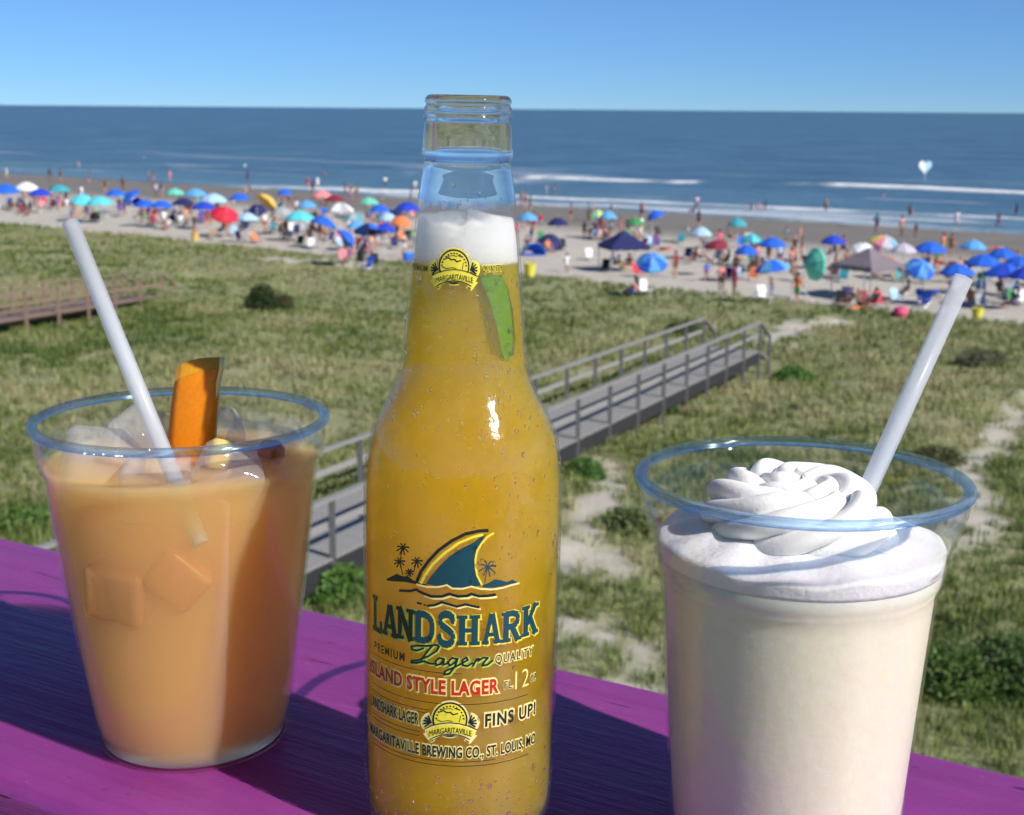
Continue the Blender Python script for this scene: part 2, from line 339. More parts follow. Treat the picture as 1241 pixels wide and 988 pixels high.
def veg_mask(x, y):
    x = np.asarray(x, float); y = np.asarray(y, float); s = x*SN[0]+y*SN[1]; w = x*SL[0]+y*SL[1]
    edge = DUNE + 3.0*(fbm(w*0.11+3, s*0.02, 3)-0.5)
    v = np.clip((edge-s)/1.6, 0, 1)
    P = np.stack([x, y], 1); wob = 2.2*(fbm(x*1.3, y*1.3, 4)-0.5)
    for ln_, wd in PATHS: v = v*np.clip((path_dist(P, ln_)+2.2*wob*wd-wd*0.35)/(1.1*wd+0.2)+0.12, 0, 1)
    return v
def graded(n, near, far, p=2.4):
    u = np.linspace(0, 1, n); return near + (far-near)*u**p
xs = np.concatenate([-graded(110, 0, 3500, 3.2)[::-1][:-1], graded(110, 0, 3500, 3.2)])
ys = np.concatenate([[-3000, -800, -200, -60, -20, 0], np.arange(6, 130, 0.45), np.arange(130, 330, 4), [360, 420, 520, 700]])
# finer x spacing over the view
xs = np.unique(np.concatenate([xs[np.abs(xs) > 45], np.arange(-45, 45.1, 0.5)]))
X, Y = np.meshgrid(xs, ys); V = np.stack([X.ravel(), Y.ravel(), ground_z(X.ravel(), Y.ravel())], 1)
nx, ny = len(xs), len(ys); idx = np.arange(nx*ny).reshape(ny, nx)
Fq = np.stack([idx[:-1, :-1].ravel(), idx[:-1, 1:].ravel(), idx[1:, 1:].ravel(), idx[1:, :-1].ravel()], 1)
gm = fast_mesh('ground', V, Fq); gm.polygons.foreach_set('use_smooth', [True]*len(gm.polygons))
vm = veg_mask(V[:, 0], V[:, 1]); vm = vm*np.clip(0.58+1.0*fbm(V[:, 0]*0.35, V[:, 1]*0.35, 4), 0, 1)
S_ = V[:, 0]*SN[0]+V[:, 1]*SN[1]; W_ = V[:, 0]*SL[0]+V[:, 1]*SL[1]
wetv = np.clip((S_-95-6*(fbm(W_*0.04, S_*0.02, 3)-0.5))/9, 0, 1)
for nm, arr in (('veg', vm), ('wet', wetv)):
    a = gm.attributes.new(nm, 'FLOAT', 'POINT'); a.data.foreach_set('value', arr.astype(np.float32))
tag(obj('ground', gm, MAT['ground']), kind='structure')

# sea in (s, w) coordinates, with swell, two lines of breakers and the wash on the sand
def sw(p): return np.array([p[0]*SN[0]+p[1]*SN[1], p[0]*SL[0]+p[1]*SL[1]])
def wline(pts, z=-0.1): return np.array([sw(at(x, y, z)) for x, y in pts])
brk1 = wline([(-200, 193), (300, 204), (640, 214), (800, 219), (985, 223), (1120, 227), (1241, 232), (1400, 239)], 0.2)
brk2 = wline([(-150, 203), (300, 226), (560, 233), (650, 239), (860, 248), (1000, 254), (1241, 265), (1400, 273)], 0.0)
ss = np.concatenate([np.arange(122, 260, 0.8), 260+graded(60, 0, 500, 1.6)[1:], [900, 1200, 2000, 4000, 9000, 20000, 45000]])
ws = np.concatenate([[-45000, -15000, -5000, -1500, -700], np.arange(-420, 160, 1.6), [250, 500, 1500, 5000, 15000, 45000]])
Wg, Sg = np.meshgrid(ws, ss); Wf, Sf = Wg.ravel(), Sg.ravel()
b1 = np.interp(Wf, brk1[np.argsort(brk1[:, 1]), 1], brk1[np.argsort(brk1[:, 1]), 0]); b2 = np.interp(Wf, brk2[np.argsort(brk2[:, 1]), 1], brk2[np.argsort(brk2[:, 1]), 0])
wob = 2.2*(fbm(Wf*0.05, Wf*0, 3)-0.5); nearw = np.clip((700-Sf)/300, 0, 1)
d1 = Sf-b1-wob; d2 = Sf-b2-0.5*wob
amp1 = 0.28+0.55*np.clip(fbm(Wf*0.02+1, Wf*0+7, 2)*1.6-0.4, 0, 1)
z = -0.12 + nearw*0.10*(fbm(Sf*0.22, Wf*0.10, 4)-0.5) + nearw*np.clip((Sf-200)/80, 0, 1)*0.22*np.sin(Sf*0.19+2.5*fbm(Wf*0.02, Sf*0.01, 2)*6)
z = z + amp1*np.exp(-(d1/2.2)**2) + 0.22*np.exp(-(d2/1.4)**2) + 0.35*np.exp(-((d1-24)/3.5)**2)*fbm(Wf*0.03, Wf*0+3, 2)
z = np.where(Sf < 127, -0.35, z)
gate1 = np.clip((fbm(Wf*0.085+2, Wf*0+1.7, 3)-0.44)*7, 0, 1)*np.clip((Wf+165)/25, 0.12, 1); right = np.clip((Wf+170)/40, 0.25, 1)
foam = np.clip(1.15-np.abs(d1+0.8)/2.6, 0, 1)*gate1*1.25 + np.clip(1.0-np.abs(d2+0.3)/2.4, 0, 1)*right*np.clip(1.9*fbm(Wf*0.10, Sf*0.12, 3)-0.05, 0, 1.2) + np.clip(0.55-np.abs(Sf-130.5-1.5*wob)/1.6, 0, 1)
d3 = Sf-(b1+b2)/2-1.3*wob; d4 = Sf-b1-26-2*wob
foam = foam + np.clip(0.9-np.abs(d3)/1.8, 0, 1)*np.clip((fbm(Wf*0.06+9, Wf*0+4, 3)-0.45)*5, 0, 0.9) + np.clip(0.8-np.abs(d4)/2.5, 0, 1)*np.clip((fbm(Wf*0.05+5, Wf*0+8, 3)-0.52)*6, 0, 0.8)
foam = foam + 0.65*np.clip((fbm(Sf*0.09, Wf*0.03, 4)-0.56)*6, 0, 1)*np.clip((225-Sf)/40, 0, 1)
shal = np.clip((176-Sf)/45, 0, 1)*0.9
P3 = np.stack([Sf*SN[0]+Wf*SL[0], Sf*SN[1]+Wf*SL[1], z], 1)
ny, nx = Sg.shape; idx = np.arange(nx*ny).reshape(ny, nx)
Fq = np.stack([idx[:-1, :-1].ravel(), idx[:-1, 1:].ravel(), idx[1:, 1:].ravel(), idx[1:, :-1].ravel()], 1)
om = fast_mesh('sea', P3, Fq[:, ::-1]); om.polygons.foreach_set('use_smooth', [True]*len(om.polygons))
if om.polygons[0].normal.z < 0: om.flip_normals()
for nm, arr in (('foam', np.clip(foam, 0, 1)), ('shallow', shal)):
    a = om.attributes.new(nm, 'FLOAT', 'POINT'); a.data.foreach_set('value', arr.astype(np.float32))
tag(obj('sea', om, MAT['sea']), kind='structure')

# ------------------------------------------------------------------ dune grass (stuff)
def tufts(name, label, P, nb, hgt, wid, tint, droop=0.5):
    n = len(P); B = n*nb
    base = np.repeat(P, nb, 0) + np.concatenate([rng.normal(0, 0.07, (B, 2))*(1+np.repeat(hgt, nb)[:, None]), np.zeros((B, 1))], 1)
    a = rng.random(B)*2*np.pi; h = np.repeat(hgt, nb)*rng.uniform(0.55, 1.15, B); lean = h*rng.uniform(0.1, droop+0.35, B); w = np.repeat(wid, nb)*rng.uniform(0.6, 1.3, B)
    dx, dy = np.cos(a), np.sin(a)
    v0 = base + np.stack([-dy*w/2, dx*w/2, -0.05*np.ones(B)], 1); v1 = base + np.stack([dy*w/2, -dx*w/2, -0.05*np.ones(B)], 1)
    m = base + np.stack([dx*lean*0.35, dy*lean*0.35, h*0.62], 1); v2 = m + np.stack([dy*w*0.4, -dx*w*0.4, 0*w], 1); v3 = m + np.stack([-dy*w*0.4, dx*w*0.4, 0*w], 1)
    tip = base + np.stack([dx*lean, dy*lean, h*(1-0.18*rng.random(B))], 1)
    V = np.stack([v0, v1, v2, v3, tip], 1).reshape(-1, 3); k = np.arange(B)*5
    T = np.concatenate([np.stack([k, k+1, k+2], 1), np.stack([k, k+2, k+3], 1), np.stack([k+3, k+2, k+4], 1)])
    me = fast_mesh(name, V, T); col = np.repeat(np.repeat(tint, nb, 0)*rng.uniform(0.75, 1.25, (B, 1)), 5, 0)
    at_ = me.color_attributes.new('tint', 'FLOAT_COLOR', 'POINT'); at_.data.foreach_set('color', np.concatenate([col, np.ones((len(col), 1))], 1).astype(np.float32).ravel())
    o = obj(name, me, MAT['grass']); tag(o, label, 'grass', kind='stuff'); return o
def scatter(n, d0, d1, pw):
    d = (d0**pw + (d1**pw-d0**pw)*rng.random(n))**(1/pw); x = (rng.random(n)*2-1)*(0.43*d+2.5); return x, d
G = [scatter(17000, 11, 34, 1.7), scatter(22000, 34, 64, 1.8), scatter(26000, 64, 128, 1.5)]
gx = np.concatenate([g[0] for g in G]); gy = np.concatenate([g[1] for g in G])
dens = veg_mask(gx, gy)*np.clip(2.4*fbm(gx*0.33+4, gy*0.33, 4)-0.30, 0.22, 1); keep = rng.random(len(gx)) < dens
gx, gy = gx[keep], gy[keep]; gz = ground_z(gx, gy)
dist = gy; f1 = fbm(gx*0.12+31, gy*0.12, 4); f2 = fbm(gx*0.5, gy*0.5+13, 3)
cols = np.array([[0.082, 0.138, 0.020], [0.180, 0.225, 0.052], [0.39, 0.36, 0.185], [0.265, 0.29, 0.12]])
q = np.clip((0.5*f1+0.5*f2-0.36)/0.26 + rng.normal(0, 0.16, len(gx)), 0, 1)[:, None]
tint = np.where(q < 0.4, cols[0]+(cols[1]-cols[0])*q/0.4, np.where(q < 0.75, cols[1]+(cols[3]-cols[1])*(q-0.4)/0.35, cols[3]+(cols[2]-cols[3])*(q-0.75)/0.25))
hgt = rng.uniform(0.10, 0.32, len(gx))*(0.55+0.9*f2); wid = 0.010+0.00045*dist
near = dist < 40
tufts('dune_grass', 'tan and green dune grass covering the sand between balcony and boardwalk', np.stack([gx, gy, gz], 1)[near], 11, hgt[near], wid[near], tint[near])
tufts('dune_grass', 'green dune grass reaching to the open beach', np.stack([gx, gy, gz], 1)[~near], 7, hgt[~near]*1.15, wid[~near], tint[~near])

# ------------------------------------------------------------------ shrubs
def shrub(label, p, rx, rz, n, dark, group=None, size=0.05):
    e = empty('shrub', p); tag(e, label, 'shrub', group)
    d = rng.normal(size=(n, 3)); d /= np.linalg.norm(d, axis=1)[:, None]; d[:, 2] = np.abs(d[:, 2])*1.15-0.15
    az = np.arctan2(d[:, 1], d[:, 0]); lob = 0.72+0.45*fbm(az*1.6+p[0], d[:, 2]*2.2+p[1], 3)
    rr = (rng.random(n)**0.45)[:, None]*lob[:, None]; c = d*rr*np.array([rx, rx*0.9, rz]); c[:, 2] = np.maximum(c[:, 2], 0.02)
    a = rng.normal(size=(n, 3)); a /= np.linalg.norm(a, axis=1)[:, None]; b = np.cross(a, rng.normal(size=(n, 3))); b /= np.linalg.norm(b, axis=1)[:, None]
    L = size*rng.uniform(0.7, 1.4, (n, 1)); Wd = L*0.42
    V = np.stack([c-a*L, c+b*Wd, c+a*L, c-b*Wd], 1).reshape(-1, 3); k = np.arange(n)*4
    me = fast_mesh('crown', V, np.stack([k, k+1, k+2, k+3], 1)); col = np.repeat(np.array(dark)*rng.uniform(0.6, 1.5, (n, 1))*np.array([1, 1, 1]), 4, 0)
    at_ = me.color_attributes.new('tint', 'FLOAT_COLOR', 'POINT'); at_.data.foreach_set('color', np.concatenate([col, np.ones((len(col), 1))], 1).astype(np.float32).ravel())
    obj('crown', me, MAT['leaf'], e)
    parts = []
    for k in range(7):
        a_ = 2*math.pi*k/7+0.4; parts.append(tube([(0, 0, -0.1), (0.3*rx*math.cos(a_), 0.3*rx*math.sin(a_), rz*0.35), (0.6*rx*math.cos(a_), 0.6*rx*math.sin(a_), rz*0.75)], [0.03, 0.02, 0.008], 5))
    obj('stem', mesh('stem', *join(parts)), MAT['twig'], e); return e
shrub('dark green rounded shrub standing alone in the dune grass near the brown boardwalk', on_ground(318, 378), 0.92, 1.35, 5200, (0.028, 0.060, 0.012), size=0.06)
shrub('low brown-green shrub leaning against the dark rounded shrub', on_ground(343, 376), 0.65, 0.8, 2600, (0.085, 0.085, 0.026), size=0.06)
for x, y, rx, rz, c_, l in [(1150, 840, 0.85, 0.95, (0.055, 0.095, 0.018), 'leafy green shrub below the purple rail beside the cream drink'),
                            (1215, 835, 0.8, 1.05, (0.040, 0.072, 0.016), 'darker green shrub below the purple rail next to the leafy one'),
                            (1280, 820, 0.8, 0.9, (0.05, 0.085, 0.018), 'green shrub below the purple rail beyond the darker shrub'),
                            (708, 580, 0.55, 0.6, (0.045, 0.105, 0.018), 'bright green bush at the foot of a grey boardwalk post'),
                            (765, 640, 0.75, 0.5, (0.06, 0.085, 0.025), 'low olive bush behind the rim of the cream drink'),
                            (960, 462, 0.9, 0.7, (0.05, 0.115, 0.02), 'green bush beside the lower end of the grey boardwalk'),
                            (1190, 440, 1.1, 0.7, (0.085, 0.09, 0.05), 'grey-green bush on the dune beside the sandy footpath'),
                            (1135, 560, 0.7, 0.5, (0.075, 0.08, 0.03), 'olive bush at the bend of the sandy footpath'),
                            (410, 720, 0.8, 0.6, (0.06, 0.12, 0.022), 'bright green bush under the near end of the grey boardwalk'),
                            (30, 640, 0.8, 0.5, (0.06, 0.115, 0.022), 'low green bush behind the purple rail beside the orange drink'),
                            (800, 500, 0.6, 0.4, (0.05, 0.10, 0.02), 'small green bush against the underside of the grey boardwalk'),
                            (590, 450, 1.0, 0.6, (0.05, 0.09, 0.02), 'green bush behind the far handrail of the grey boardwalk'),
                            (830, 405, 1.0, 0.8, (0.035, 0.07, 0.015), 'dark bush behind the far handrail of the grey boardwalk')]:
    shrub(l, on_ground(x, y), rx, rz*0.85, 3600, tuple(v*1.7 for v in c_), size=0.05)

# ------------------------------------------------------------------ boardwalks
def boardwalk(label, A, B, width, side, step, mats, plank, ramp_drop, shade_strip=None):
    """A, B: near edge of the deck (right-hand side); deck lies to the left of A->B."""
    e = empty('boardwalk', (0, 0, 0)); tag(e, label, 'boardwalk')
    A, B = Vector(A), Vector(B); d = (B-A); L = d.length; d.normalize(); n = Vector((-d.y, d.x, 0)).normalized()*side
    deck, post = mats; N = int(L/plank); pm = {}
    pv, pf = boxvf(-plank/2+0.006, plank/2-0.006, 0, width, -0.04, 0); base = mesh('plank', pv, pf); base.materials.append(deck)
    rot = Matrix((( d.x, n.x, 0), (d.y, n.y, 0), (d.z, 0, 1))).to_4x4()
    for k in range(N):
        o = bpy.data.objects.new('plank', base); link(o, e)
        o.matrix_local = Matrix.Translation(A + d*(k+0.5)*plank + Vector((0, 0, random.uniform(-0.004, 0.004)))) @ rot
    for off in (0.5, width-0.4): obj('stringer', mesh('stringer', *beam(A+n*off-Vector((0, 0, 0.15)), B+n*off-Vector((0, 0, 0.15)), 0.06, 0.2)), post, e)
    if shade_strip is not None:  # added dark strips, painting the shade under the deck edges
        for off in (0.035, width-0.035): obj('under_deck_shade', mesh('under_deck_shade', *beam(A+n*off-Vector((0, 0, 0.24)), B+n*off-Vector((0, 0, 0.24)), 0.04, 0.38)), shade_strip, e)
    m = int(L/step)
    for off in (0.02, width-0.02):
        tops = []
        for k in range(m+1):
            p = A + d*(L*k/m) + n*off; g = float(ground_z(p.x, p.y))-0.3
            obj('post', mesh('post', *beam((p.x, p.y, min(g, p.z-0.4)), (p.x, p.y, p.z+1.0), 0.10, 0.10)), post, e)
        obj('handrail', mesh('handrail', *beam(A+n*off+Vector((0, 0, 1.02)), B+n*off+Vector((0, 0, 1.02)), 0.15, 0.045)), deck, e)
        obj('middle_rail', mesh('middle_rail', *beam(A+n*(off+0.055)+Vector((0, 0, 0.56)), B+n*(off+0.055)+Vector((0, 0, 0.56)), 0.035, 0.12)), deck, e)
        q = B + d*1.5*1.0 - Vector((0, 0, ramp_drop)) + n*off
        obj('handrail', mesh('handrail', *beam(B+n*off+Vector((0, 0, 1.0)), q+Vector((0, 0, 0.85)), 0.14, 0.05)), deck, e)
        g = float(ground_z(q.x, q.y))-0.3; obj('post', mesh('post', *beam((q.x, q.y, g), (q.x, q.y, q.z+0.85), 0.10, 0.10)), post, e)
    for k in range(8):
        o = bpy.data.objects.new('plank', base); link(o, e); p = B + d*(k+0.5)*0.19 - Vector((0, 0, ramp_drop*(k+0.5)/8))
        o.matrix_local = Matrix.Translation(p) @ rot
    return e
A = at(375, 690, 3.25); B = at(921, 425, 2.15); dv = (B-A)/np.linalg.norm(B-A)
A2 = A - dv*6.0
boardwalk('weathered grey wooden boardwalk with handrails crossing the dunes to the beach', A2, B, 2.1, 1, 2.25, (MAT['grey_wood'], MAT['grey_wood_dark']), 0.19, 0.5, wood('painted_deck_shade', (0.012, 0.012, 0.013), (0.03, 0.03, 0.032)))  # near-black last colour stands in for shade below the deck
A = at(-60, 400, 2.95); B = at(198, 359, 1.62)
boardwalk('brown wooden boardwalk with handrails half hidden in the dune grass', A, B, 2.0, 1, 2.6, (MAT['brown_wood'], MAT['brown_wood']), 0.19, 0.35)

# ------------------------------------------------------------------ purple balcony railing
RAILZ = CAMZ - 0.225
rt = Vector((-0.8634, 0.5046, 0)); rn = Vector((0.5046, 0.8634, 0))
n0, n1 = 0.287, 0.477
rail = empty('balcony_railing', rn*((n0+n1)/2) + Vector((0, 0, RAILZ)), math.atan2(rt.y, rt.x))
tag(rail, 'purple painted wooden balcony railing carrying the three drinks', 'railing')
bm_ = bevbox('top_board', (3.6, n1-n0, 0.040), 0.0075, 4); ob = obj('top_board', bm_, MAT['paint'], rail); ob.location = (0.5, 0, -0.020)
ob = obj('fascia_board', bevbox('fascia_board', (3.6, 0.036, 0.13), 0.004, 2), MAT['paint'], rail); ob.location = (0.5, 0, -0.1055)
for px_ in (-0.75, 1.6):
    p = rail.matrix_world if False else None
    w_ = rn*((n0+n1)/2) + rt*px_; g = float(ground_z(w_.x, w_.y)) - 0.2
    hh = RAILZ - 0.171 - g
    ob = obj('post', bevbox('post', (0.10, 0.10, hh), 0.005, 1), MAT['paint'], rail); ob.location = (px_, 0, -0.171-hh/2)

# ------------------------------------------------------------------ cups
def cup(label, loc, prof, rim_r, rim_z):
    e = empty('plastic_cup', loc); tag(e, label, 'cup')
    th = 0.0007
    out = [(1e-5, 0.0006), (prof[0][0]-0.004, 0.0006), (prof[0][0]-0.003, 0.0003)] + prof
    inn = [(r-th, z) for r, z in reversed(prof) if z > 0.0015] + [(prof[0][0]-0.0009, 0.0014), (1e-5, 0.0012)]
    obj('wall', mesh('wall', *lathe(out+inn, 128), smooth=True), MAT['cup'], e)
    b = 0.0019; ring = [(rim_r-b + b*math.cos(a)*1.0, rim_z - b*0.55 + b*0.85*math.sin(a)) for a in np.linspace(-math.pi/2, 1.5*math.pi, 17)[:-1]]
    obj('rim', mesh('rim', *lathe(ring, 160, closed=True), smooth=True), MAT['rim'], e)
    return e
LC = Vector((-0.1156, 0.4726, RAILZ+0.0003))
lprof = [(0.0328, 0.0002), (0.0334, 0.0012), (0.0339, 0.0062), (0.0345, 0.0068), (0.0352, 0.0085), (0.0380, 0.028), (0.0424, 0.061), (0.0452, 0.0830), (0.0466, 0.0985),
         (0.0468, 0.1015), (0.0479, 0.1026), (0.0481, 0.1045), (0.0490, 0.1055), (0.0494, 0.1085), (0.0497, 0.1093), (0.0499, 0.1125), (0.0500, 0.1145), (0.0500, 0.1168)]
cup('clear plastic cup of cloudy orange drink with an orange slice and straw', LC, lprof, 0.0516, 0.1190)
d_ = ray(950, 988); RC = Vector((0.40*d_[0]/d_[1], 0.400, RAILZ+0.0003))
rprof = [(0.0340, 0.0002), (0.0346, 0.0012), (0.0351, 0.0060), (0.0356, 0.0070), (0.0366, 0.020), (0.0385, 0.0480), (0.0413, 0.0860), (0.0416, 0.0885), (0.0427, 0.0898),
         (0.0436, 0.0965), (0.0443, 0.1020), (0.0455, 0.1030), (0.0462, 0.1060), (0.0472, 0.1070), (0.0476, 0.1100), (0.0480, 0.1110), (0.0482, 0.1140), (0.0483, 0.1164)]
cup('clear plastic cup of frozen cream drink topped with whipped cream', RC, rprof, 0.0499, 0.1186)

def fill(prof, z0, z1, gap, top=None, seg=96):
    zz = [z for r, z in prof]; rr = [r for r, z in prof]; n = 26
    P = [(1e-5, z0)] + [(float(np.interp(z, zz, rr))-gap, z) for z in np.linspace(z0, z1, n)]
    r1 = P[-1][0]; P += [(r1-0.0006, z1+0.0005), (r1*0.75, z1), (r1*0.4, z1), (1e-5, z1)]
    return lathe(P, seg)
o = obj('orange_drink', mesh('orange_drink', *fill(lprof, 0.0018, 0.1040, 0.0010), smooth=True), MAT['juice']); o.location = LC
tag(o, 'cloudy orange drink filling the plastic cup beside the beer bottle', 'drink')
# ice cubes
ice_me = bevbox('ice_cube', (0.022, 0.021, 0.020), 0.0035, 3)
for v in ice_me.vertices: v.co *= 1+0.08*math.sin(v.co.x*310+v.co.y*190)
def ice(dx, dy, z, rot, m, label, sc_=1.0):
    o = shared('ice_cube', ice_me, [m]); o.location = LC + Vector((dx, dy, z)); o.rotation_euler = rot; o.scale = (sc_,)*3
    tag(o, label, 'ice cube', 'ice cubes in the orange drink')
IL = ['clear ice cube '+q for q in ('floating beside the straw against the front of the cup', 'behind the straw at the back of the orange drink', 'floating in front of the dark cherry', 'behind the dark cherry', 'floating behind the orange wedge', 'in front of the orange wedge at the base of the straw')]
for dx, dy, z, rot, k in [(-0.026, -0.016, 0.1015, (0.3, 0.2, 0.5), 1.1), (-0.020, 0.014, 0.1025, (0.5, -0.3, 1.2), 1.0), (0.020, -0.022, 0.0985, (0.2, 0.4, 0.2), 1.0),
                          (0.026, 0.012, 0.1005, (0.1, 0.3, 0.9), 1.0), (0.004, 0.028, 0.1010, (0.4, 0.1, 0.3), 1.0), (-0.002, -0.028, 0.0975, (0.2, 0.1, 0.1), 1.0)]:
    ice(dx*0.96, dy*0.96, z+0.0035, rot, MAT['ice'], IL.pop(0), k)
ice(-0.0139, -0.0283, 0.066, (0.10, 0.12, -0.30), MAT['wet_ice'], 'square ice cube pressed against the cup wall inside the orange drink', 0.95)
ice(0.0052, -0.0316, 0.072, (0.1, 0.75, 0.16), MAT['wet_ice'], 'tilted ice cube beside the square one inside the orange drink', 0.8)
# orange slice: peel, pith and flesh layers cut to the traced outline
def slab(px_poly, y0, thick, origin, grow=(0, 0), bow=0.0):
    c = sum(p[0] for p in px_poly)/len(px_poly); pts = []
    for x, y in px_poly:
        d = ray(x+grow[0], y+grow[1]); q = CAM + d*(y0/d[1]); q[1] += bow*((x-c)/30)**2; pts.append(Vector(q)-origin)
    n = len(pts); V = pts + [p + Vector((0.001, thick, 0)) for p in pts]
    F_ = [tuple(range(n)), tuple(reversed(range(n, 2*n)))] + [(i, i+n, (i+1) % n + n, (i+1) % n) for i in range(n)]
    bm = bmesh.new(); vs = [bm.verts.new(v) for v in V]
    for f in F_: bm.faces.new([vs[i] for i in f])
    bmesh.ops.recalc_face_normals(bm, faces=bm.faces[:])
    bmesh.ops.bevel(bm, geom=[e for e in bm.edges if e.calc_face_angle(0) > 0.9], offset=0.0007, segments=2, profile=0.5, affect='EDGES')
    m = bpy.data.meshes.new('slab'); bm.to_mesh(m); bm.free(); return m
OW = LC + Vector((0.003, -0.004, 0.08))
ow = empty('orange_slice', OW); tag(ow, 'orange wedge standing upright in the cup of orange drink', 'orange slice')
def wpt(x, y, yy): d = ray(x, y); return Vector(CAM + d*(yy/d[1])) - OW
top_b = [(213, 446), (220, 441), (230, 437), (243, 434), (257, 433), (269, 433)]; top_f = [(211, 463), (219, 458), (230, 454), (243, 450), (256, 447), (267, 446)]
bot = [(203, 585), (213, 585), (225, 585), (236, 585), (247, 585), (256, 585)]
def curve_y(i): return 0.0012*((i-2.5)/2.5)**2
V = []; nr = 9; rws = [[wpt(x, y, 0.4790+curve_y(i)) for i, (x, y) in enumerate(top_b)], [wpt(x, y, 0.4725+curve_y(i)) for i, (x, y) in enumerate(top_f)]]
for j in range(nr+1):
    f = j/nr; rws.append([wpt((1-f)*top_f[i][0]+f*bot[i][0]-3*math.sin(f*math.pi)*(1-i/5), (1-f)*(top_f[i][1]+1)+f*bot[i][1], 0.4722+curve_y(i)-0.0015*math.sin(f*math.pi)) for i in range(6)])
obj('cut_edge', mesh('cut_edge', rws[0]+rws[1], [(i, i+6, i+7, i+1) for i in range(5)]), MAT['flesh'], ow)
V = [p for r_ in rws[1:] for p in r_]; Fc = [(j*6+i, (j+1)*6+i, (j+1)*6+i+1, j*6+i+1) for j in range(len(rws)-2) for i in range(5)]
obj('peel', mesh('peel', V, Fc, True), MAT['peel'], ow).modifiers.new('t', 'SOLIDIFY').thickness = 0.0012
V = [p + Vector((-0.0008, 0.0018+dy, -0.004)) for dy in (0, 0.003) for r_ in rws[1:] for p in r_]; h_ = len(V)//2; R__ = len(rws)-1
Fc = [(b+j*6+i, b+(j+1)*6+i, b+(j+1)*6+i+1, b+j*6+i+1) for b in (0, h_) for j in range(R__-1) for i in range(5)] + [(j*6+e_, (j+1)*6+e_, (j+1)*6+e_+h_, j*6+e_+h_) for e_ in (0, 5) for j in range(R__-1)] + [(i, i+1, i+1+h_, i+h_) for i in range(5)]
obj('flesh', mesh('flesh', V, Fc), MAT['flesh'], ow)
sd_ = [(269.5, 433), (269, 446), (264.5, 466), (261.5, 490), (259.5, 520), (258.5, 585)]
obj('pith', mesh('pith', *tube([wpt(x-0.3, y, 0.4718+curve_y(5)) for x, y in sd_], 0.0009, 6), smooth=True), MAT['pith'], ow)
for ch_ in ow.children:
    bm = bmesh.new(); bm.from_mesh(ch_.data); bmesh.ops.recalc_face_normals(bm, faces=bm.faces[:])
    if ch_.name.startswith(('peel', 'cut_edge')) and sum(f.normal.y for f in bm.faces) > 0: bmesh.ops.reverse_faces(bm, faces=bm.faces[:])
    bm.to_mesh(ch_.data); bm.free()
o = obj('cherry', mesh('cherry', *lathe([(1e-5, -0.005), (0.003, -0.0043), (0.0049, -0.0015), (0.0050, 0.0015), (0.0032, 0.0040), (0.0008, 0.0036), (1e-5, 0.0030)], 24), smooth=True), MAT['cherry'])
o.location = LC + Vector((0.030, 0.006, 0.1045)); tag(o, 'dark red cherry half sunk in the orange drink', 'cherry')
o = obj('pineapple_chunk', bevbox('pineapple_chunk', (0.008, 0.006, 0.010), 0.0015, 2), MAT['pine']); o.location = LC + Vector((0.016, -0.013, 0.1085)); o.rotation_euler = (0.4, 0.3, 0.6)
tag(o, 'yellow pineapple chunk behind the orange wedge', 'fruit')
# straws
def straw(label, pa, ya, pb, yb, ext):
    a = ray(*pa); a = Vector(CAM + a*(ya/a[1])); b = ray(*pb); b = Vector(CAM + b*(yb/b[1])); d = (b-a).normalized(); a = a - d*ext
    L = (b-a).length; prof = [(0.0023, 0), (0.0029, 0), (0.0029, L), (0.0023, L)]
    o = obj('drinking_straw', mesh('drinking_straw', *lathe(prof, 28, closed=True), smooth=True), MAT['straw'])
    o.data.polygons.foreach_set('use_smooth', [True]*len(o.data.polygons))
    o.location = a; o.rotation_euler = d.to_track_quat('Z', 'Y').to_euler(); tag(o, label, 'straw', 'drinking straws'); return o
straw('translucent white straw leaning out of the orange drink', (203, 560), 0.445, (85, 270), 0.480, 0.03)
straw('translucent white straw standing in the whipped cream', (1046, 605), 0.412, (1168, 336), 0.425, 0.03)

# frozen drink, froth and whipped cream
o = obj('frozen_drink', mesh('frozen_drink', *fill(rprof, 0.0018, 0.0935, 0.0010), smooth=True), MAT['shake']); o.location = RC
tag(o, 'pale yellow frozen drink filling the cup under the whipped cream', 'drink')
zz = [z for r, z in rprof]; rr = [r for r, z in rprof]
P = [(1e-5, 0.0940)] + [(float(np.interp(z, zz, rr))-0.0010, z) for z in np.linspace(0.0940, 0.0985, 6)] + [(0.0410, 0.0996), (0.037, 0.1010), (0.030, 0.1030), (0.02, 0.1042), (1e-5, 0.1046)]
V, Fc = lathe(P, 128); V = [(x, y, z + (0.0006*math.sin(5*math.atan2(x, y))+0.0004*math.sin(13*math.atan2(x, y)+1) if z > 0.0965 else 0)) for x, y, z in V]
o = obj('drink_froth', mesh('drink_froth', V, Fc, smooth=True), MAT['froth']); o.location = RC; tag(o, 'band of white froth between the frozen drink and the whipped cream', 'froth')
V = []; Fc = []; NS, NP = 110, 300; turns = 1.75
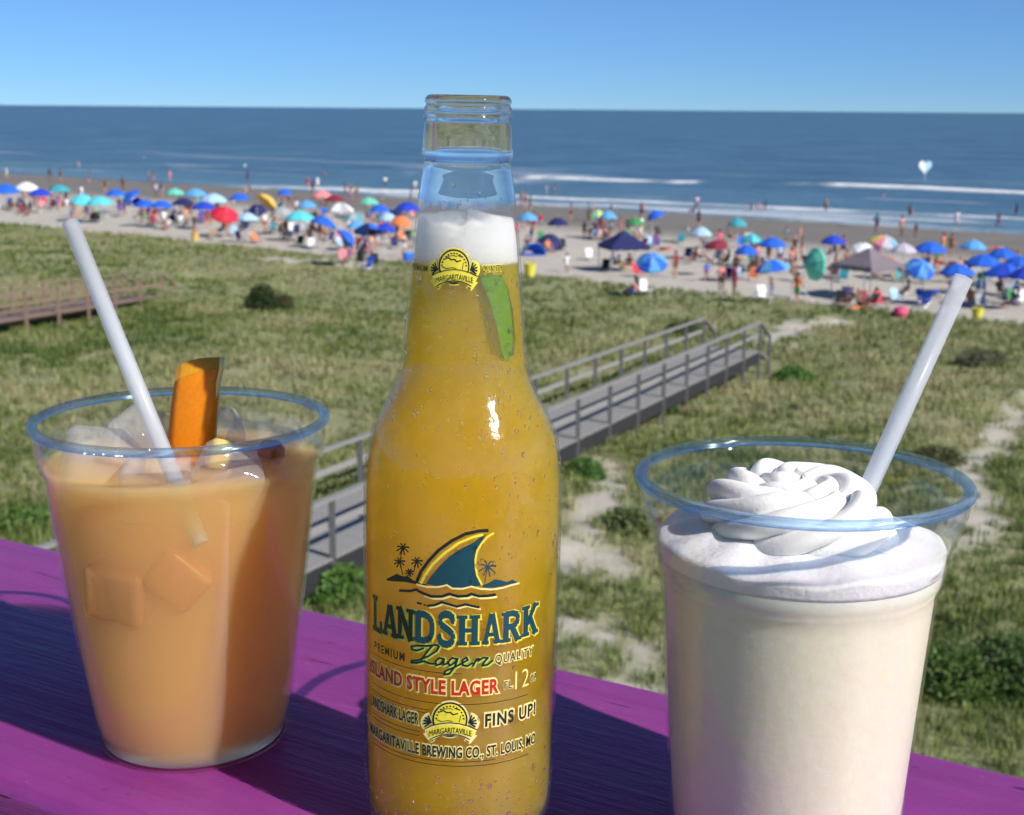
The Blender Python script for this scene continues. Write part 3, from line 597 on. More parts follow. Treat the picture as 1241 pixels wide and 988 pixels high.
for i in range(NP):
    u = i/(NP-1); ang = -0.9 - u*turns*2*math.pi; R_ = 0.0215*(1-u)**0.8 + 0.0002; zc = 0.1045 + 0.0080*u**0.9
    rad = (0.0118*(1-0.42*u))*min(1, (u/0.05)**0.5+0.25)*(1 if u < 0.90 else max(0.03, math.cos((u-0.90)/0.10*math.pi/2)))
    if u > 0.9: zc += (u-0.9)/0.1*0.0025
    c_ = Vector((R_*math.cos(ang), R_*math.sin(ang), zc)); rdir = Vector((math.cos(ang), math.sin(ang), 0))
    wv = 1+0.04*math.sin(u*60)+0.03*math.sin(u*23+1)
    for k in range(NS):
        a = 2*math.pi*k/NS; st = 1 + 0.34*abs(math.sin(3.5*(a + 7.5*u**0.8*turns)))**0.6*1.3 - 0.28
        V.append(c_ + (rdir*math.cos(a) + Vector((0, 0, 0.95*math.sin(a))))*rad*st*wv)
for i in range(NP-1):
    for k in range(NS): l = (k+1) % NS; Fc.append((i*NS+k, (i+1)*NS+k, (i+1)*NS+l, i*NS+l))
Fc.append(tuple(range(NS))); Fc.append(tuple(reversed([(NP-1)*NS+k for k in range(NS)])))
o = obj('whipped_cream', mesh('whipped_cream', V, Fc, smooth=True), MAT['cream']); o.location = RC + Vector((0.0005, 0.002, 0)); o.rotation_euler = (0, 0, 0.3)
tag(o, 'swirl of white whipped cream on top of the frozen drink', 'whipped cream')

# ------------------------------------------------------------------ beer bottle
BM = Matrix.Translation((-0.0163, 0.4133, RAILZ+0.0005)) @ Matrix.Rotation(math.radians(0.72), 4, 'Y'); BI = BM.inverted()
bt = empty('beer_bottle', (0, 0, 0)); bt.matrix_world = BM
tag(bt, 'clear glass beer bottle with a printed shark-fin label standing on the purple rail', 'bottle')
body = [(0.0262, 0.0), (0.0285, 0.003), (0.0296, 0.0082), (0.0301, 0.0169), (0.0304, 0.04), (0.0306, 0.0813), (0.0306, 0.1028), (0.0304, 0.1134), (0.0296, 0.1226), (0.0281, 0.1291), (0.0256, 0.1343), (0.0228, 0.1394),
        (0.0204, 0.1445), (0.0190, 0.1496), (0.0182, 0.1597), (0.0171, 0.1722), (0.0160, 0.1846), (0.0146, 0.1967), (0.0136, 0.204), (0.0127, 0.2085)]
zg = np.linspace(0, 0.2085, 420); rg = np.interp(zg, [b[1] for b in body], [b[0] for b in body])
ker = np.hanning(17); ker /= ker.sum(); rs = np.convolve(np.pad(rg, 8, mode='edge'), ker, 'valid'); rs[:6] = rg[:6]
def rz(z): return np.interp(z, zg, rs)
outer = [(1e-5, 0.0012), (0.022, 0.0006), (0.0250, 0.0)] + [(float(r), float(z)) for z, r in zip(zg[2::3], rs[2::3])]
outer += [(0.0125, 0.2092), (0.0127, 0.2100), (0.0132, 0.2106), (0.0135, 0.2114), (0.0134, 0.2124), (0.0131, 0.2155), (0.0127, 0.2195), (0.0124, 0.2204), (0.0125, 0.2210), (0.0130, 0.2216), (0.0130, 0.2221), (0.0125, 0.2228), (0.0124, 0.2233),
          (0.0129, 0.2240), (0.0129, 0.2245), (0.0124, 0.2252), (0.0123, 0.2258), (0.0127, 0.2264), (0.0126, 0.2271), (0.0121, 0.2279), (0.0113, 0.2283), (0.0105, 0.2281), (0.0100, 0.2273)]
inner = []
for z in np.linspace(0.2265, 0.0045, 110):
    ro = float(rz(z)) if z < 0.2085 else 0.0125
    inner.append((max(ro - float(np.interp(z, [0.19, 0.197, 0.2085], [0.0007, 0.0022, 0.0026])), 0.0098 if z > 0.2085 else 0.002), float(z)))
inner += [(0.02, 0.0035), (1e-5, 0.0040)]
obj('glass', mesh('glass', *lathe(outer+inner, 160), smooth=True), MAT['bottle'], bt)
ZB, ZF = 0.1800, 0.1925
P = [(1e-5, 0.0048)] + [(float(rz(z))-0.0009-(0.002 if z < 0.006 else 0), float(z)) for z in np.linspace(0.005, ZB, 90)] + [(1e-5, ZB)]
o = obj('beer', mesh('beer', *lathe(P, 128), smooth=True), MAT['beer']); o.matrix_world = BM; tag(o, 'cloudy amber beer filling the glass bottle', 'beer')
P = [(1e-5, ZB+0.0001)] + [(float(rz(z))-0.0009, float(z)) for z in np.linspace(ZB+0.0001, ZF, 12)] + [(0.010, ZF+0.0006), (0.005, ZF+0.0012), (1e-5, ZF+0.0010)]
V, Fc = lathe(P, 128)
V = [(x, y, z + (0 if z < ZF-0.003 else 0.0012*math.sin(3*math.atan2(x, y)+1)+0.0006*math.sin(11*math.atan2(x, y)) ) - (0.0 if z > ZB+0.001 else 0)) for x, y, z in V]
fo_ = obj('beer_foam', mesh('beer_foam', V, Fc, smooth=True), MAT['foam']); fo_.matrix_world = BM; tag(fo_, 'white beer foam inside the bottle neck', 'foam')

# photo pixel -> (angle, height) on the bottle's surface
CAML = np.array(BI @ Vector(CAM)); B3 = np.array(BI.to_3x3())
_ts = np.linspace(0.33, 0.47, 2800)
def surf(x, y):
    d = B3 @ ray(x, y); Q = CAML + _ts[:, None]*d; g = np.hypot(Q[:, 0], Q[:, 1]) - rz(Q[:, 2]); k = np.argmax(g < 0)
    if k == 0: k = int(np.argmin(g))
    q = Q[k]; return math.atan2(q[0], -q[1]), float(q[2])
BMn = np.array(BM)
def topx(phi, z):
    r = float(rz(z)); p = BMn[:3, :3] @ np.array([r*math.sin(phi), -r*math.cos(phi), z]) + BMn[:3, 3] - CAM; w = p@_f
    return 620.5 + FPX*(p@_R)/w
_ph = np.radians(np.linspace(-88, 88, 353))
def phi_at(x, z): return float(np.interp(x, [topx(a, z) for a in _ph[20:-20]], _ph[20:-20]))
def wrap(name, polys, m, layer, parent=bt, label=None, maxlen=0.0016):
    """polygons given as (angle, height) -> a thin printed skin on the bottle"""
    bm = bmesh.new()
    for i, pl in enumerate(polys):
        r0 = float(rz(pl[0][1])); vs = [bm.verts.new((a*r0, z, i*2e-7)) for a, z in pl]
        try: bm.faces.new(vs)
        except ValueError: pass
    bmesh.ops.triangulate(bm, faces=bm.faces[:])
    for k in range(4):
        ed = [e for e in bm.edges if e.calc_length() > maxlen]
        if not ed: break
        bmesh.ops.subdivide_edges(bm, edges=ed, cuts=1); bmesh.ops.triangulate(bm, faces=[f for f in bm.faces if len(f.verts) > 3])
    for v in bm.verts:
        z = v.co.y; r0 = float(rz(z)); a = v.co.x/r0; r = r0 + 0.00010 + layer*0.00007 + v.co.z; v.co = (r*math.sin(a), -r*math.cos(a), z)
    for f in bm.faces:
        f.normal_update(); c = f.calc_center_median()
        if f.normal.dot(Vector((c.x, c.y, 0))) < 0: f.normal_flip()
        f.smooth = True
    me = bpy.data.meshes.new(name); bm.to_mesh(me); bm.free(); o = obj(name, me, m, parent)
    if label: o['label'] = label
    return o
def ribbon(pts, w, ox, oy, s, shift=(0, 0)):         # polyline in crop pixels -> quads in photo pixels
    out = []; pts = [Vector((ox+(x+shift[0])/s, oy+(y+shift[1])/s)) for x, y in pts]; h = w/2/s
    for a, b in zip(pts[:-1], pts[1:]):
        d = (b-a)
        if d.length < 1e-6: continue
        d.normalize(); n = Vector((-d.y, d.x))*h; a2, b2 = a-d*h*0.6, b+d*h*0.6
        out.append([a2+n, b2+n, b2-n, a2-n])
    return out
def poly(pts, ox, oy, s): return [[Vector((ox+x/s, oy+y/s)) for x, y in pts]]
def P2(polys): return [[surf(p[0], p[1]) for p in pl] for pl in polys]
c1 = (440, 630, 5.64); c2 = (440, 710, 5.64)
fin = [(435, 430), (470, 380), (520, 320), (590, 250), (680, 190), (760, 150), (800, 120), (840, 100), (815, 140), (785, 185), (765, 240), (760, 300), (770, 360), (800, 420), (815, 445), (740, 460), (680, 465), (600, 465), (560, 445), (500, 450), (440, 440)]
wrap('fin_print', P2(poly(fin, *c1)), MAT['ink_teal'], 1, label='dark teal shark fin printed on the bottle')
wrap('fin_outline', P2(ribbon([(400, 430), (430, 370), (480, 300), (560, 225), (650, 160), (740, 120), (815, 100)], 18, *c1) + ribbon([(890, 90), (850, 115), (810, 160), (780, 210), (768, 270), (770, 330), (780, 380), (810, 440)], 14, *c1)), MAT['ink_yellow'], 2, label='yellow edge lines of the printed fin')
wrap('fin_outline', P2(ribbon([(370, 420), (400, 350), (450, 280), (520, 205), (610, 140), (700, 95), (790, 75), (850, 72)], 22, *c1)), MAT['ink_dark'], 2, label='black outer line of the printed fin')
land = [(160, 405), (200, 385), (235, 368), (270, 385), (310, 385), (340, 410), (380, 430), (440, 442), (430, 452), (300, 425), (220, 420), (170, 415)]
land2 = [(815, 445), (860, 430), (900, 405), (940, 412), (980, 425), (1020, 408), (1055, 430), (1000, 440), (900, 462), (820, 462)]
wv2 = [(255, 482), (330, 485), (365, 475), (410, 500), (470, 522), (540, 522), (590, 505), (650, 522), (710, 518), (740, 505), (790, 520), (850, 518), (900, 510)]
wv3 = [(445, 135), (490, 130), (540, 110), (590, 125), (640, 140), (700, 125), (790, 145)]
wrap('island_print', P2(poly(land, *c1)), MAT['ink_dark'], 1); wrap('island_print', P2(poly(land2, *c1)), MAT['ink_teal'], 1)
wrap('wave_print', P2(ribbon([(370, 440), (440, 458), (520, 458), (575, 445), (610, 468), (680, 470), (740, 455), (800, 470), (880, 475), (960, 462), (1010, 445), (1062, 432)], 12, *c1)), MAT['ink_pale'], 2)
wrap('wave_print', P2(ribbon(wv2[3:], 13, *c1, shift=(12, 16)) + ribbon(wv3, 12, *c2, shift=(12, 13))), MAT['ink_pale'], 1)
wrap('wave_print', P2(ribbon(wv2, 18, *c1) + ribbon(wv3, 16, *c2) + ribbon([(375, 115), (400, 122)], 14, *c2) + ribbon([(418, 128), (434, 133)], 10, *c2)), MAT['ink_dark'], 2)
def palm(cx, cy, r, m, tr=None):
    sp = []
    for k in range(9):
        a = math.pi*(0.02 + k*0.245)+0.3; sp += ribbon([(cx, cy), (cx+r*0.6*math.cos(a), cy-r*0.6*math.sin(a)), (cx+r*math.cos(a)*1.05, cy-r*math.sin(a)+r*0.18)], 9, *c1)
    if tr: sp += ribbon([(cx, cy), tr], 6, *c1)
    wrap('palm_print', P2(sp), m, 1)
palm(275, 192, 40, MAT['ink_dark'], (258, 260)); palm(252, 286, 34, MAT['ink_dark'], (275, 375)); palm(370, 284, 36, MAT['ink_dark'], (350, 350)); palm(320, 356, 27, MAT['ink_dark'], (320, 385)); palm(850, 322, 56, MAT['ink_teal'], (830, 430))
# slab-serif word, letter by letter
def seg(a, b, w): 
    a, b = Vector(a), Vector(b); d = (b-a).normalized(); n = Vector((-d.y, d.x))*w/2; return [a+n, b+n, b-n, a-n]
def bar(x0, x1, y0, y1): return [Vector((x0, y0)), Vector((x1, y0)), Vector((x1, y1)), Vector((x0, y1))]
def arcs(pts, w): return [seg(a, b + (b-a)*0.12, w) for a, b in zip([Vector(p) for p in pts[:-1]], [Vector(p) for p in pts[1:]])]
bowl = [(0.2, 0.93), (0.52, 0.93), (0.74, 0.86), (0.86, 0.70), (0.88, 0.5), (0.86, 0.30), (0.74, 0.14), (0.52, 0.07), (0.2, 0.07)]
rb = [(0.2, 0.93), (0.55, 0.93), (0.76, 0.86), (0.80, 0.72), (0.74, 0.57), (0.55, 0.50), (0.2, 0.50)]
ess = [(0.84, 0.72), (0.80, 0.84), (0.66, 0.93), (0.45, 0.94), (0.24, 0.88), (0.16, 0.76), (0.22, 0.64), (0.40, 0.56), (0.62, 0.47), (0.82, 0.36), (0.86, 0.23), (0.76, 0.11), (0.55, 0.06), (0.32, 0.08), (0.18, 0.18), (0.13, 0.32)]
GL = {'L': [bar(0.12, 0.42, 0, 1), bar(0, 0.56, 0.88, 1), bar(0, 1, 0, 0.14), bar(0.82, 1, 0, 0.36)],
      'A': [seg((0.16, 0), (0.47, 1), 0.2), seg((0.84, 0), (0.53, 1), 0.24), bar(0.28, 0.74, 0.25, 0.38), bar(0, 0.36, 0, 0.12), bar(0.6, 1, 0, 0.12), bar(0.38, 0.64, 0.86, 1)],
      'N': [bar(0.10, 0.32, 0, 1), bar(0.70, 0.92, 0, 1), seg((0.2, 1), (0.82, 0), 0.24), bar(0, 0.32, 0.88, 1), bar(0, 0.44, 0, 0.12), bar(0.58, 1, 0.88, 1)],
      'D': [bar(0.10, 0.38, 0, 1), bar(0, 0.4, 0.87, 1), bar(0, 0.4, 0, 0.13)] + arcs(bowl, 0.22),
      'S': arcs(ess, 0.22) + [bar(0.76, 0.90, 0.66, 0.95), bar(0.10, 0.24, 0.04, 0.36)],
      'H': [bar(0.10, 0.36, 0, 1), bar(0.64, 0.90, 0, 1), bar(0.3, 0.7, 0.43, 0.57)] + [bar(x, x+0.44, y, y+0.12) for x in (0.01, 0.55) for y in (0, 0.88)],
      'R': [bar(0.10, 0.36, 0, 1), bar(0, 0.4, 0.88, 1), bar(0, 0.46, 0, 0.12), seg((0.5, 0.5), (0.82, 0), 0.24), bar(0.64, 1, 0, 0.12)] + arcs(rb, 0.20),
      'K': [bar(0.10, 0.36, 0, 1), bar(0, 0.44, 0.88, 1), bar(0, 0.44, 0, 0.12), seg((0.3, 0.4), (0.80, 1), 0.2), seg((0.46, 0.58), (0.84, 0), 0.24), bar(0.6, 1, 0.88, 1), bar(0.62, 1, 0, 0.12)]}
word = [('L', 70, 132, 72, 315), ('A', 136, 240, 132, 345), ('N', 230, 352, 150, 368), ('D', 345, 492, 178, 385), ('S', 503, 637, 178, 412), ('H', 640, 800, 200, 405), ('A', 812, 942, 190, 395), ('R', 942, 1082, 172, 378), ('K', 1082, 1195, 128, 335)]
for ch, x0, x1, y0, y1 in word:
    cx = 440+(x0+x1)/2/5.64; zt, zb = surf(cx, 710+y0/5.64)[1], surf(cx, 710+y1/5.64)[1]; zm = (zt+zb)/2; a0, a1 = phi_at(440+x0/5.64, zm), phi_at(440+x1/5.64, zm)
    mp = lambda pl, da=0, dz=0: [(a0+(a1-a0)*p.x+da, zb+(zt-zb)*p.y+dz) for p in pl]
    pale = MAT['ink_yellow'] if x0 > 300 else MAT['ink_green']
    wrap('letter_shadow', [mp(pl, d, z) for pl in GL[ch] for d, z in ((0.016, -0.0006), (0.008, -0.0003), (0.016, 0.0001), (-0.004, -0.0003))], pale, 0)
    wrap('letter', [mp(pl) for pl in GL[ch]], MAT['ink_dark'] if x0 < 300 else MAT['ink_teal'], 2)
# script word
scr = [[(415, 425), (372, 440), (338, 432), (334, 412), (372, 405), (440, 408), (500, 400), (522, 412), (506, 442), (450, 478), (380, 505), (336, 508), (334, 522), (370, 524), (420, 512), (455, 526), (490, 530)], [(478, 405), (440, 450), (400, 505)],
       [(555, 497), (525, 490), (498, 512), (502, 540), (532, 532), (556, 498), (548, 538), (575, 528)], [(642, 497), (610, 490), (582, 518), (594, 543), (626, 524), (648, 494), (630, 548), (592, 598), (556, 604), (562, 580), (620, 556), (668, 532)],
       [(676, 526), (716, 505), (706, 486), (680, 504), (682, 540), (715, 546), (748, 524)], [(750, 546), (776, 498), (792, 494), (786, 512), (820, 488), (852, 490), (832, 512), (812, 544), (850, 536), (884, 508)]]
wrap('script_lettering', P2(sum([ribbon(s_, 27, *c2, shift=(4, 5)) for s_ in scr], [])), MAT['ink_green'], 1); wrap('script_lettering', P2(sum([ribbon(s_, 13, *c2) for s_ in scr], [])), MAT['ink_dark'], 3)
# small lettering from the built-in font
def glyphs(body, bold, space=1.0):
    cu = bpy.data.curves.new('text', 'FONT'); cu.body = body; cu.size = 1; cu.offset = bold; cu.space_character = space; cu.resolution_u = 3
    o = bpy.data.objects.new('text', cu); C.objects.link(o); bpy.context.view_layer.update()
    me = bpy.data.meshes.new_from_object(o.evaluated_get(bpy.context.evaluated_depsgraph_get()))
    V = np.array([v.co[:2] for v in me.vertices]); F_ = [tuple(p.vertices) for p in me.polygons]
    bpy.data.objects.remove(o); bpy.data.curves.remove(cu); bpy.data.meshes.remove(me); return V, F_
def line_of_text(body, xl, xr, xm, yt, yb, ink, back, bold=0.018, space=1.0, grow=0.08):
    zt, zb = surf(xm, yt)[1], surf(xm, yb)[1]; zm = (zt+zb)/2; a0, a1 = phi_at(xl, zm), phi_at(xr, zm)
    V0, F0 = glyphs(body, bold, space); lo, hi = V0.min(0), V0.max(0); hi[1] = max(hi[1], 0.1)
    base = 0.0 if lo[1] > -0.3 else lo[1]
    sets = [(V0, F0, ink, 3, 'lettering')]
    if back: V1, F1 = glyphs(body, bold+grow, space); sets.insert(0, (V1, F1, back, 1, 'lettering_outline'))
    top = 0.72
    for V_, F_, m, lay, nm in sets:
        A_ = a0+(a1-a0)*(V_[:, 0]-lo[0])/(hi[0]-lo[0]); Z_ = zb+(zt-zb)*V_[:, 1]/top; R_ = rz(Z_)+0.00010+lay*0.00007
        me = mesh(nm, np.stack([R_*np.sin(A_), -R_*np.cos(A_), Z_], 1), F_); obj(nm, me, m, bt)
ik, pl_, rd, yl = MAT['ink_dark'], MAT['ink_pale'], MAT['ink_red'], MAT['ink_yellow']
line_of_text('PREMIUM', 455, 491, 472, 785, 795, ik, None, 0.03, 1.35)
line_of_text('QUALITY', 600, 645, 623, 789, 800, ik, pl_, 0.0, 1.2, 0.10)
line_of_text('ISLAND STYLE LAGER', 450, 604, 520, 822, 839, rd, pl_, 0.030, 1.08, 0.085)
line_of_text('FL.', 611, 622, 616, 824, 834, ik, pl_, 0.0, 1.1, 0.07); line_of_text('12', 624, 640, 632, 810, 833, pl_, None, -0.01, 1.1); line_of_text('OZ.', 642, 649, 645, 816, 825, ik, pl_, 0.0, 1.0, 0.07)
line_of_text('LANDSHARK\u00b7LAGER', 451, 508, 480, 856, 870, ik, pl_, 0.022, 1.05, 0.085); line_of_text('FINS UP!', 588, 648, 617, 860, 875, ik, pl_, 0.025, 1.15, 0.10)
line_of_text('MARGARITAVILLE BREWING CO., ST. LOUIS, MO', 450, 648, 535, 904, 917, ik, pl_, 0.022, 1.06, 0.085)
for x0, y0, x1 in [(452, 791, 560), (452, 827, 640), (452, 836, 520), (452, 840, 516), (452, 863, 509), (452, 868, 508), (452, 894, 600), (452, 899, 640)]:
    a0, z0 = surf(x0, y0); a1 = phi_at(x1, z0); n = 26
    wrap('rule_line', [[(a0+(a1-a0)*k/n, z0), (a0+(a1-a0)*(k+1)/n, z0), (a0+(a1-a0)*(k+1)/n, z0+0.00022), (a0+(a1-a0)*k/n, z0+0.00022)] for k in range(n)], ik, 0)
def emblem(T, dark, yellow, pale):
    T2 = lambda polys: [[surf(*T(p[0], p[1])) for p in pl] for pl in polys]
    disc = lambda cx, cy, r, n=40: [[Vector((500+(cx+r*math.cos(2*math.pi*k/n))/12.41, 835+(cy+r*math.sin(2*math.pi*k/n))/12.41)) for k in range(n)]]
    c4 = (500, 835, 12.41)
    burst = lambda cx, sg, r, w: sum([ribbon([(cx, 500), (cx+sg*r*math.cos(math.radians(a)), 500-r*math.sin(math.radians(a)))], w, *c4) for a in (-35, -8, 18, 44, 70)], [])
    wrap('emblem', T2(disc(565, 455, 285) + burst(270, -1, 130, 60) + burst(860, 1, 130, 60)), pale, 0, label='round emblem with palm leaves and a ribbon')
    wrap('emblem_leaf', T2(burst(280, -1, 108, 24)), dark, 2); wrap('emblem_leaf', T2(burst(850, 1, 108, 24)), dark, 2)
    wrap('emblem_ring', T2(disc(565, 455, 262)), dark, 2); wrap('emblem_disc', T2(disc(565, 455, 236)), yellow, 3)
    det = sum([ribbon([(565+205*math.cos(math.radians(a))-6, 455-205*math.sin(math.radians(a))), (565+205*math.cos(math.radians(a))+8, 455-205*math.sin(math.radians(a))+6)], 20, *c4) for a in range(5, 180, 14)], [])
    det += ribbon([(420, 335), (470, 318), (520, 350), (575, 345), (610, 380), (680, 362)], 18, *c4) + ribbon([(640, 288), (705, 305)], 16, *c4) + ribbon([(370, 455), (440, 482), (520, 470), (600, 478)], 10, *c4) + ribbon([(724, 395), (706, 490)], 9, *c4) + ribbon([(450, 300), (560, 285), (610, 300)], 9, *c4)
    wrap('emblem_scene', T2(det), dark, 4)
    rib = [(190, 600), (300, 550), (430, 520), (565, 508), (700, 520), (830, 555), (965, 610), (930, 680), (970, 690), (860, 820), (770, 770), (800, 735), (700, 700), (565, 682), (430, 695), (330, 740), (345, 770), (280, 805), (165, 660), (200, 650)]
    wrap('emblem_ribbon', T2(poly(rib, *c4)), pale, 5)
    wrap('emblem_ribbon', T2(poly([(215, 612), (320, 566), (430, 540), (565, 528), (700, 540), (800, 562), (940, 628), (880, 715), (800, 690), (700, 664), (565, 648), (430, 662), (350, 690), (262, 725)], *c4)), yellow, 6)
    wrap('emblem_line', T2(ribbon([(262, 758), (330, 715), (430, 680), (565, 665), (700, 680), (800, 715), (856, 748)], 14, *c4) + ribbon([(195, 590), (300, 538), (430, 508), (565, 495), (700, 508), (830, 542), (960, 598)], 13, *c4) + ribbon([(280, 775), (325, 755)], 14, *c4) + ribbon([(800, 760), (845, 790)], 14, *c4)), dark, 7)
    Vt, Ft = glyphs('MARGARITAVILLE', 0.0, 1.0); lo, hi = Vt.min(0), Vt.max(0); out = []
    for v in Vt:
        u = (v[0]-lo[0])/(hi[0]-lo[0]); x = 265+u*620; yb_ = 650+ (u-0.5)**2*4*52; y = yb_ - v[1]/0.72*88
        a, z = surf(*T(500+x/12.41, 835+y/12.41)); r = float(rz(z))+0.0001+8*0.00007; out.append((r*math.sin(a), -r*math.cos(a), z))
    obj('lettering', mesh('lettering', out, Ft), dark, bt)
emblem(lambda x, y: (x, y), MAT['ink_dark'], MAT['ink_yellow'], MAT['ink_pale'])
emblem(lambda x, y: ((x-546.3)*0.87+551.3, (y-849)+300.5), MAT['ink_dark'], MAT['ink_yellow'], MAT['ink_yellow'])
line_of_text('PREMIUM', 501, 519, 510, 321, 328, ik, None, 0.02, 1.0); line_of_text('QUALITY', 584, 608, 596, 321, 329, ik, yl, 0.0, 1.0, 0.09)
# lime wedge against the glass
lp = [(582, 336), (612, 334), (620, 352), (626, 380), (629, 412), (627, 432), (621, 440), (615, 424), (607, 395), (597, 366)]
cen = [surf(*p) for p in lp]; n = len(cen); V = []
for dr in (0.0013, 0.0065):
    for a, z in cen: r = float(rz(z))-dr; V.append((r*math.sin(a), -r*math.cos(a), z))
ca = (sum(c[0] for c in cen)/n, sum(c[1] for c in cen)/n); r = float(rz(ca[1])); V += [((r-0.0004)*math.sin(ca[0]), -(r-0.0004)*math.cos(ca[0]), ca[1])]
Fc = [(i, (i+1) % n, 2*n) for i in range(n)] + [tuple(reversed(range(n, 2*n)))] + [(i, i+n, (i+1) % n+n, (i+1) % n) for i in range(n)]
lw = empty('lime_wedge', (0, 0, 0)); lw.matrix_world = BM; tag(lw, 'green lime wedge floating under the foam in the bottle neck', 'lime')
wrap('peel', [cen], MAT['lime'], -18, lw)
obj('pith', mesh('pith', V[:2*n], Fc[n:]), MAT['limeflesh'], lw)
V2 = []
for dr in (0.0064, 0.0095):
    for a, z in cen: r = float(rz(z))-dr; V2.append((r*math.sin(a*0.96), -r*math.cos(a*0.96), ca[1]+(z-ca[1])*0.9))
obj('flesh', mesh('flesh', V2, [tuple(range(n)), tuple(reversed(range(n, 2*n)))] + [(i, i+n, (i+1) % n+n, (i+1) % n) for i in range(n)]), MAT['limeflesh'], lw)
# condensation drops
t = NT('water'); t.n.remove(t.p); gs = t.new('ShaderNodeBsdfGlass', Roughness=0.02, IOR=1.33); tp = t.new('ShaderNodeBsdfTransparent'); mx = t.new('ShaderNodeMixShader', Fac=0.45)
t.ln(gs.outputs[0], mx.inputs[1]); t.ln(tp.outputs[0], mx.inputs[2]); t.ln(mx.outputs[0], t.out.inputs[0]); water_mat = t.m
parts = []
def drop(a, z, s, el):
    r0 = float(rz(z)); V = []; Fc = []; N = 8
    er = Vector((math.sin(a), -math.cos(a), 0)); et = Vector((math.cos(a), math.sin(a), 0)); c = er*(r0+0.00002) + Vector((0, 0, z))
    for j, (q, h) in enumerate(((1.0, -0.15), (0.93, 0.2), (0.6, 0.46))):
        for k in range(N): t_ = 2*math.pi*k/N; V.append(c + et*(s*q*math.cos(t_)) + Vector((0, 0, s*el*q*math.sin(t_))) + er*(h*s))
    V.append(c + er*(0.55*s))
    for j in range(2):
        for k in range(N): l = (k+1) % N; Fc.append((j*N+k, j*N+l, (j+1)*N+l, (j+1)*N+k))
    for k in range(N): Fc.append((2*N+k, 2*N+(k+1) % N, 3*N))
    Fc.append(tuple(reversed(range(N)))); return V, Fc
for k in range(760):
    z = random.choice([random.uniform(0.004, 0.19), random.uniform(0.09, 0.15), random.uniform(0.13, 0.205), random.uniform(0.005, 0.028)]); a = random.uniform(-1.7, 1.7) if random.random() < 0.55 else random.gauss(0.35, 0.35)
    if ZB-0.002 < z < ZF+0.003: continue
    parts.append(drop(a, z, min(0.0013, 0.00015+abs(random.gauss(0, 0.00026))), random.choice([1, 1, 1.15, 1.6])))
o = obj('condensation', mesh('condensation', *join(parts), smooth=True), water_mat, bt); tag(o, 'beads of condensation on the bottle', kind='stuff')

# a few spilt drops on the rail in front of the orange drink
parts = []
for x, y, r_ in [(128, 957, 1.3), (150, 950, 0.8), (158, 962, 1.5), (148, 966, 0.9), (163, 955, 0.8), (225, 969, 0.9), (269, 947, 1.0), (118, 968, 0.9), (172, 964, 0.7), (960, 930, 0.8), (1110, 930, 1.0), (1112, 948, 0.7)]:
    p = Vector(at(x, y, RAILZ)); V = []; Fc = []
    for q, h in ((1.0, -0.02), (0.92, 0.18), (0.6, 0.36)):
        for k in range(10): a = 2*math.pi*k/10; V.append(p + Vector((math.cos(a)*q*1.3, math.sin(a)*q, h))*r_*0.001)
    V.append(p + Vector((0, 0, 0.42*r_*0.001)))
    Fc = [(j*10+k, j*10+(k+1) % 10, (j+1)*10+(k+1) % 10, (j+1)*10+k) for j in range(2) for k in range(10)] + [(20+k, 20+(k+1) % 10, 30) for k in range(10)] + [tuple(reversed(range(10)))]
    parts.append((V, Fc))
o = obj('water_drops', mesh('water_drops', *join(parts), smooth=True), thin_plastic('spilt_water', (0.97, 0.97, 0.97), 0.10, 0.03)); tag(o, 'scattered clear drops of water on the purple rail', 'water', kind='stuff')

# ------------------------------------------------------------------ the crowded beach
FAB = {}
PAL = dict(blue=(0.012, 0.115, 0.62), royal=(0.012, 0.05, 0.48), navy=(0.010, 0.016, 0.10), skyblue=(0.10, 0.36, 0.72), aqua=(0.10, 0.55, 0.62), teal=(0.04, 0.34, 0.40), mint=(0.13, 0.56, 0.42),
           red=(0.58, 0.015, 0.045), yellow=(0.72, 0.47, 0.10), pink=(0.72, 0.25, 0.27), hotpink=(0.75, 0.10, 0.22), white=(0.78, 0.79, 0.80), grey=(0.36, 0.38, 0.40), mauve=(0.20, 0.165, 0.19), lilac=(0.50, 0.46, 0.55), black=(0.012, 0.012, 0.016),
           maroon=(0.20, 0.015, 0.035), purple=(0.13, 0.06, 0.25), orange=(0.72, 0.20, 0.06), green=(0.05, 0.25, 0.09), lemon=(0.75, 0.68, 0.06), brown=(0.16, 0.085, 0.05), tan=(0.42, 0.30, 0.20), lightblue=(0.38, 0.58, 0.78))
def fab(c):
    if c not in FAB: FAB[c] = plain('fabric_'+c, PAL[c], 0.75, 0.10, 6.0)
    return FAB[c]
SKIN = [plain('skin', c, 0.5, 0.06, 12.0) for c in ((0.55, 0.31, 0.22), (0.47, 0.25, 0.17), (0.40, 0.20, 0.13), (0.20, 0.095, 0.06))]
HAIR = [plain('hair', c, 0.6, 0.1, 20.0) for c in ((0.03, 0.02, 0.014), (0.09, 0.05, 0.03), (0.32, 0.22, 0.11))]
POLE = plain('white_pole', (0.7, 0.7, 0.72), 0.4); METAL = plain('aluminium_frame', (0.45, 0.46, 0.48), 0.35, 0.05, 5.0, Metallic=0.6)

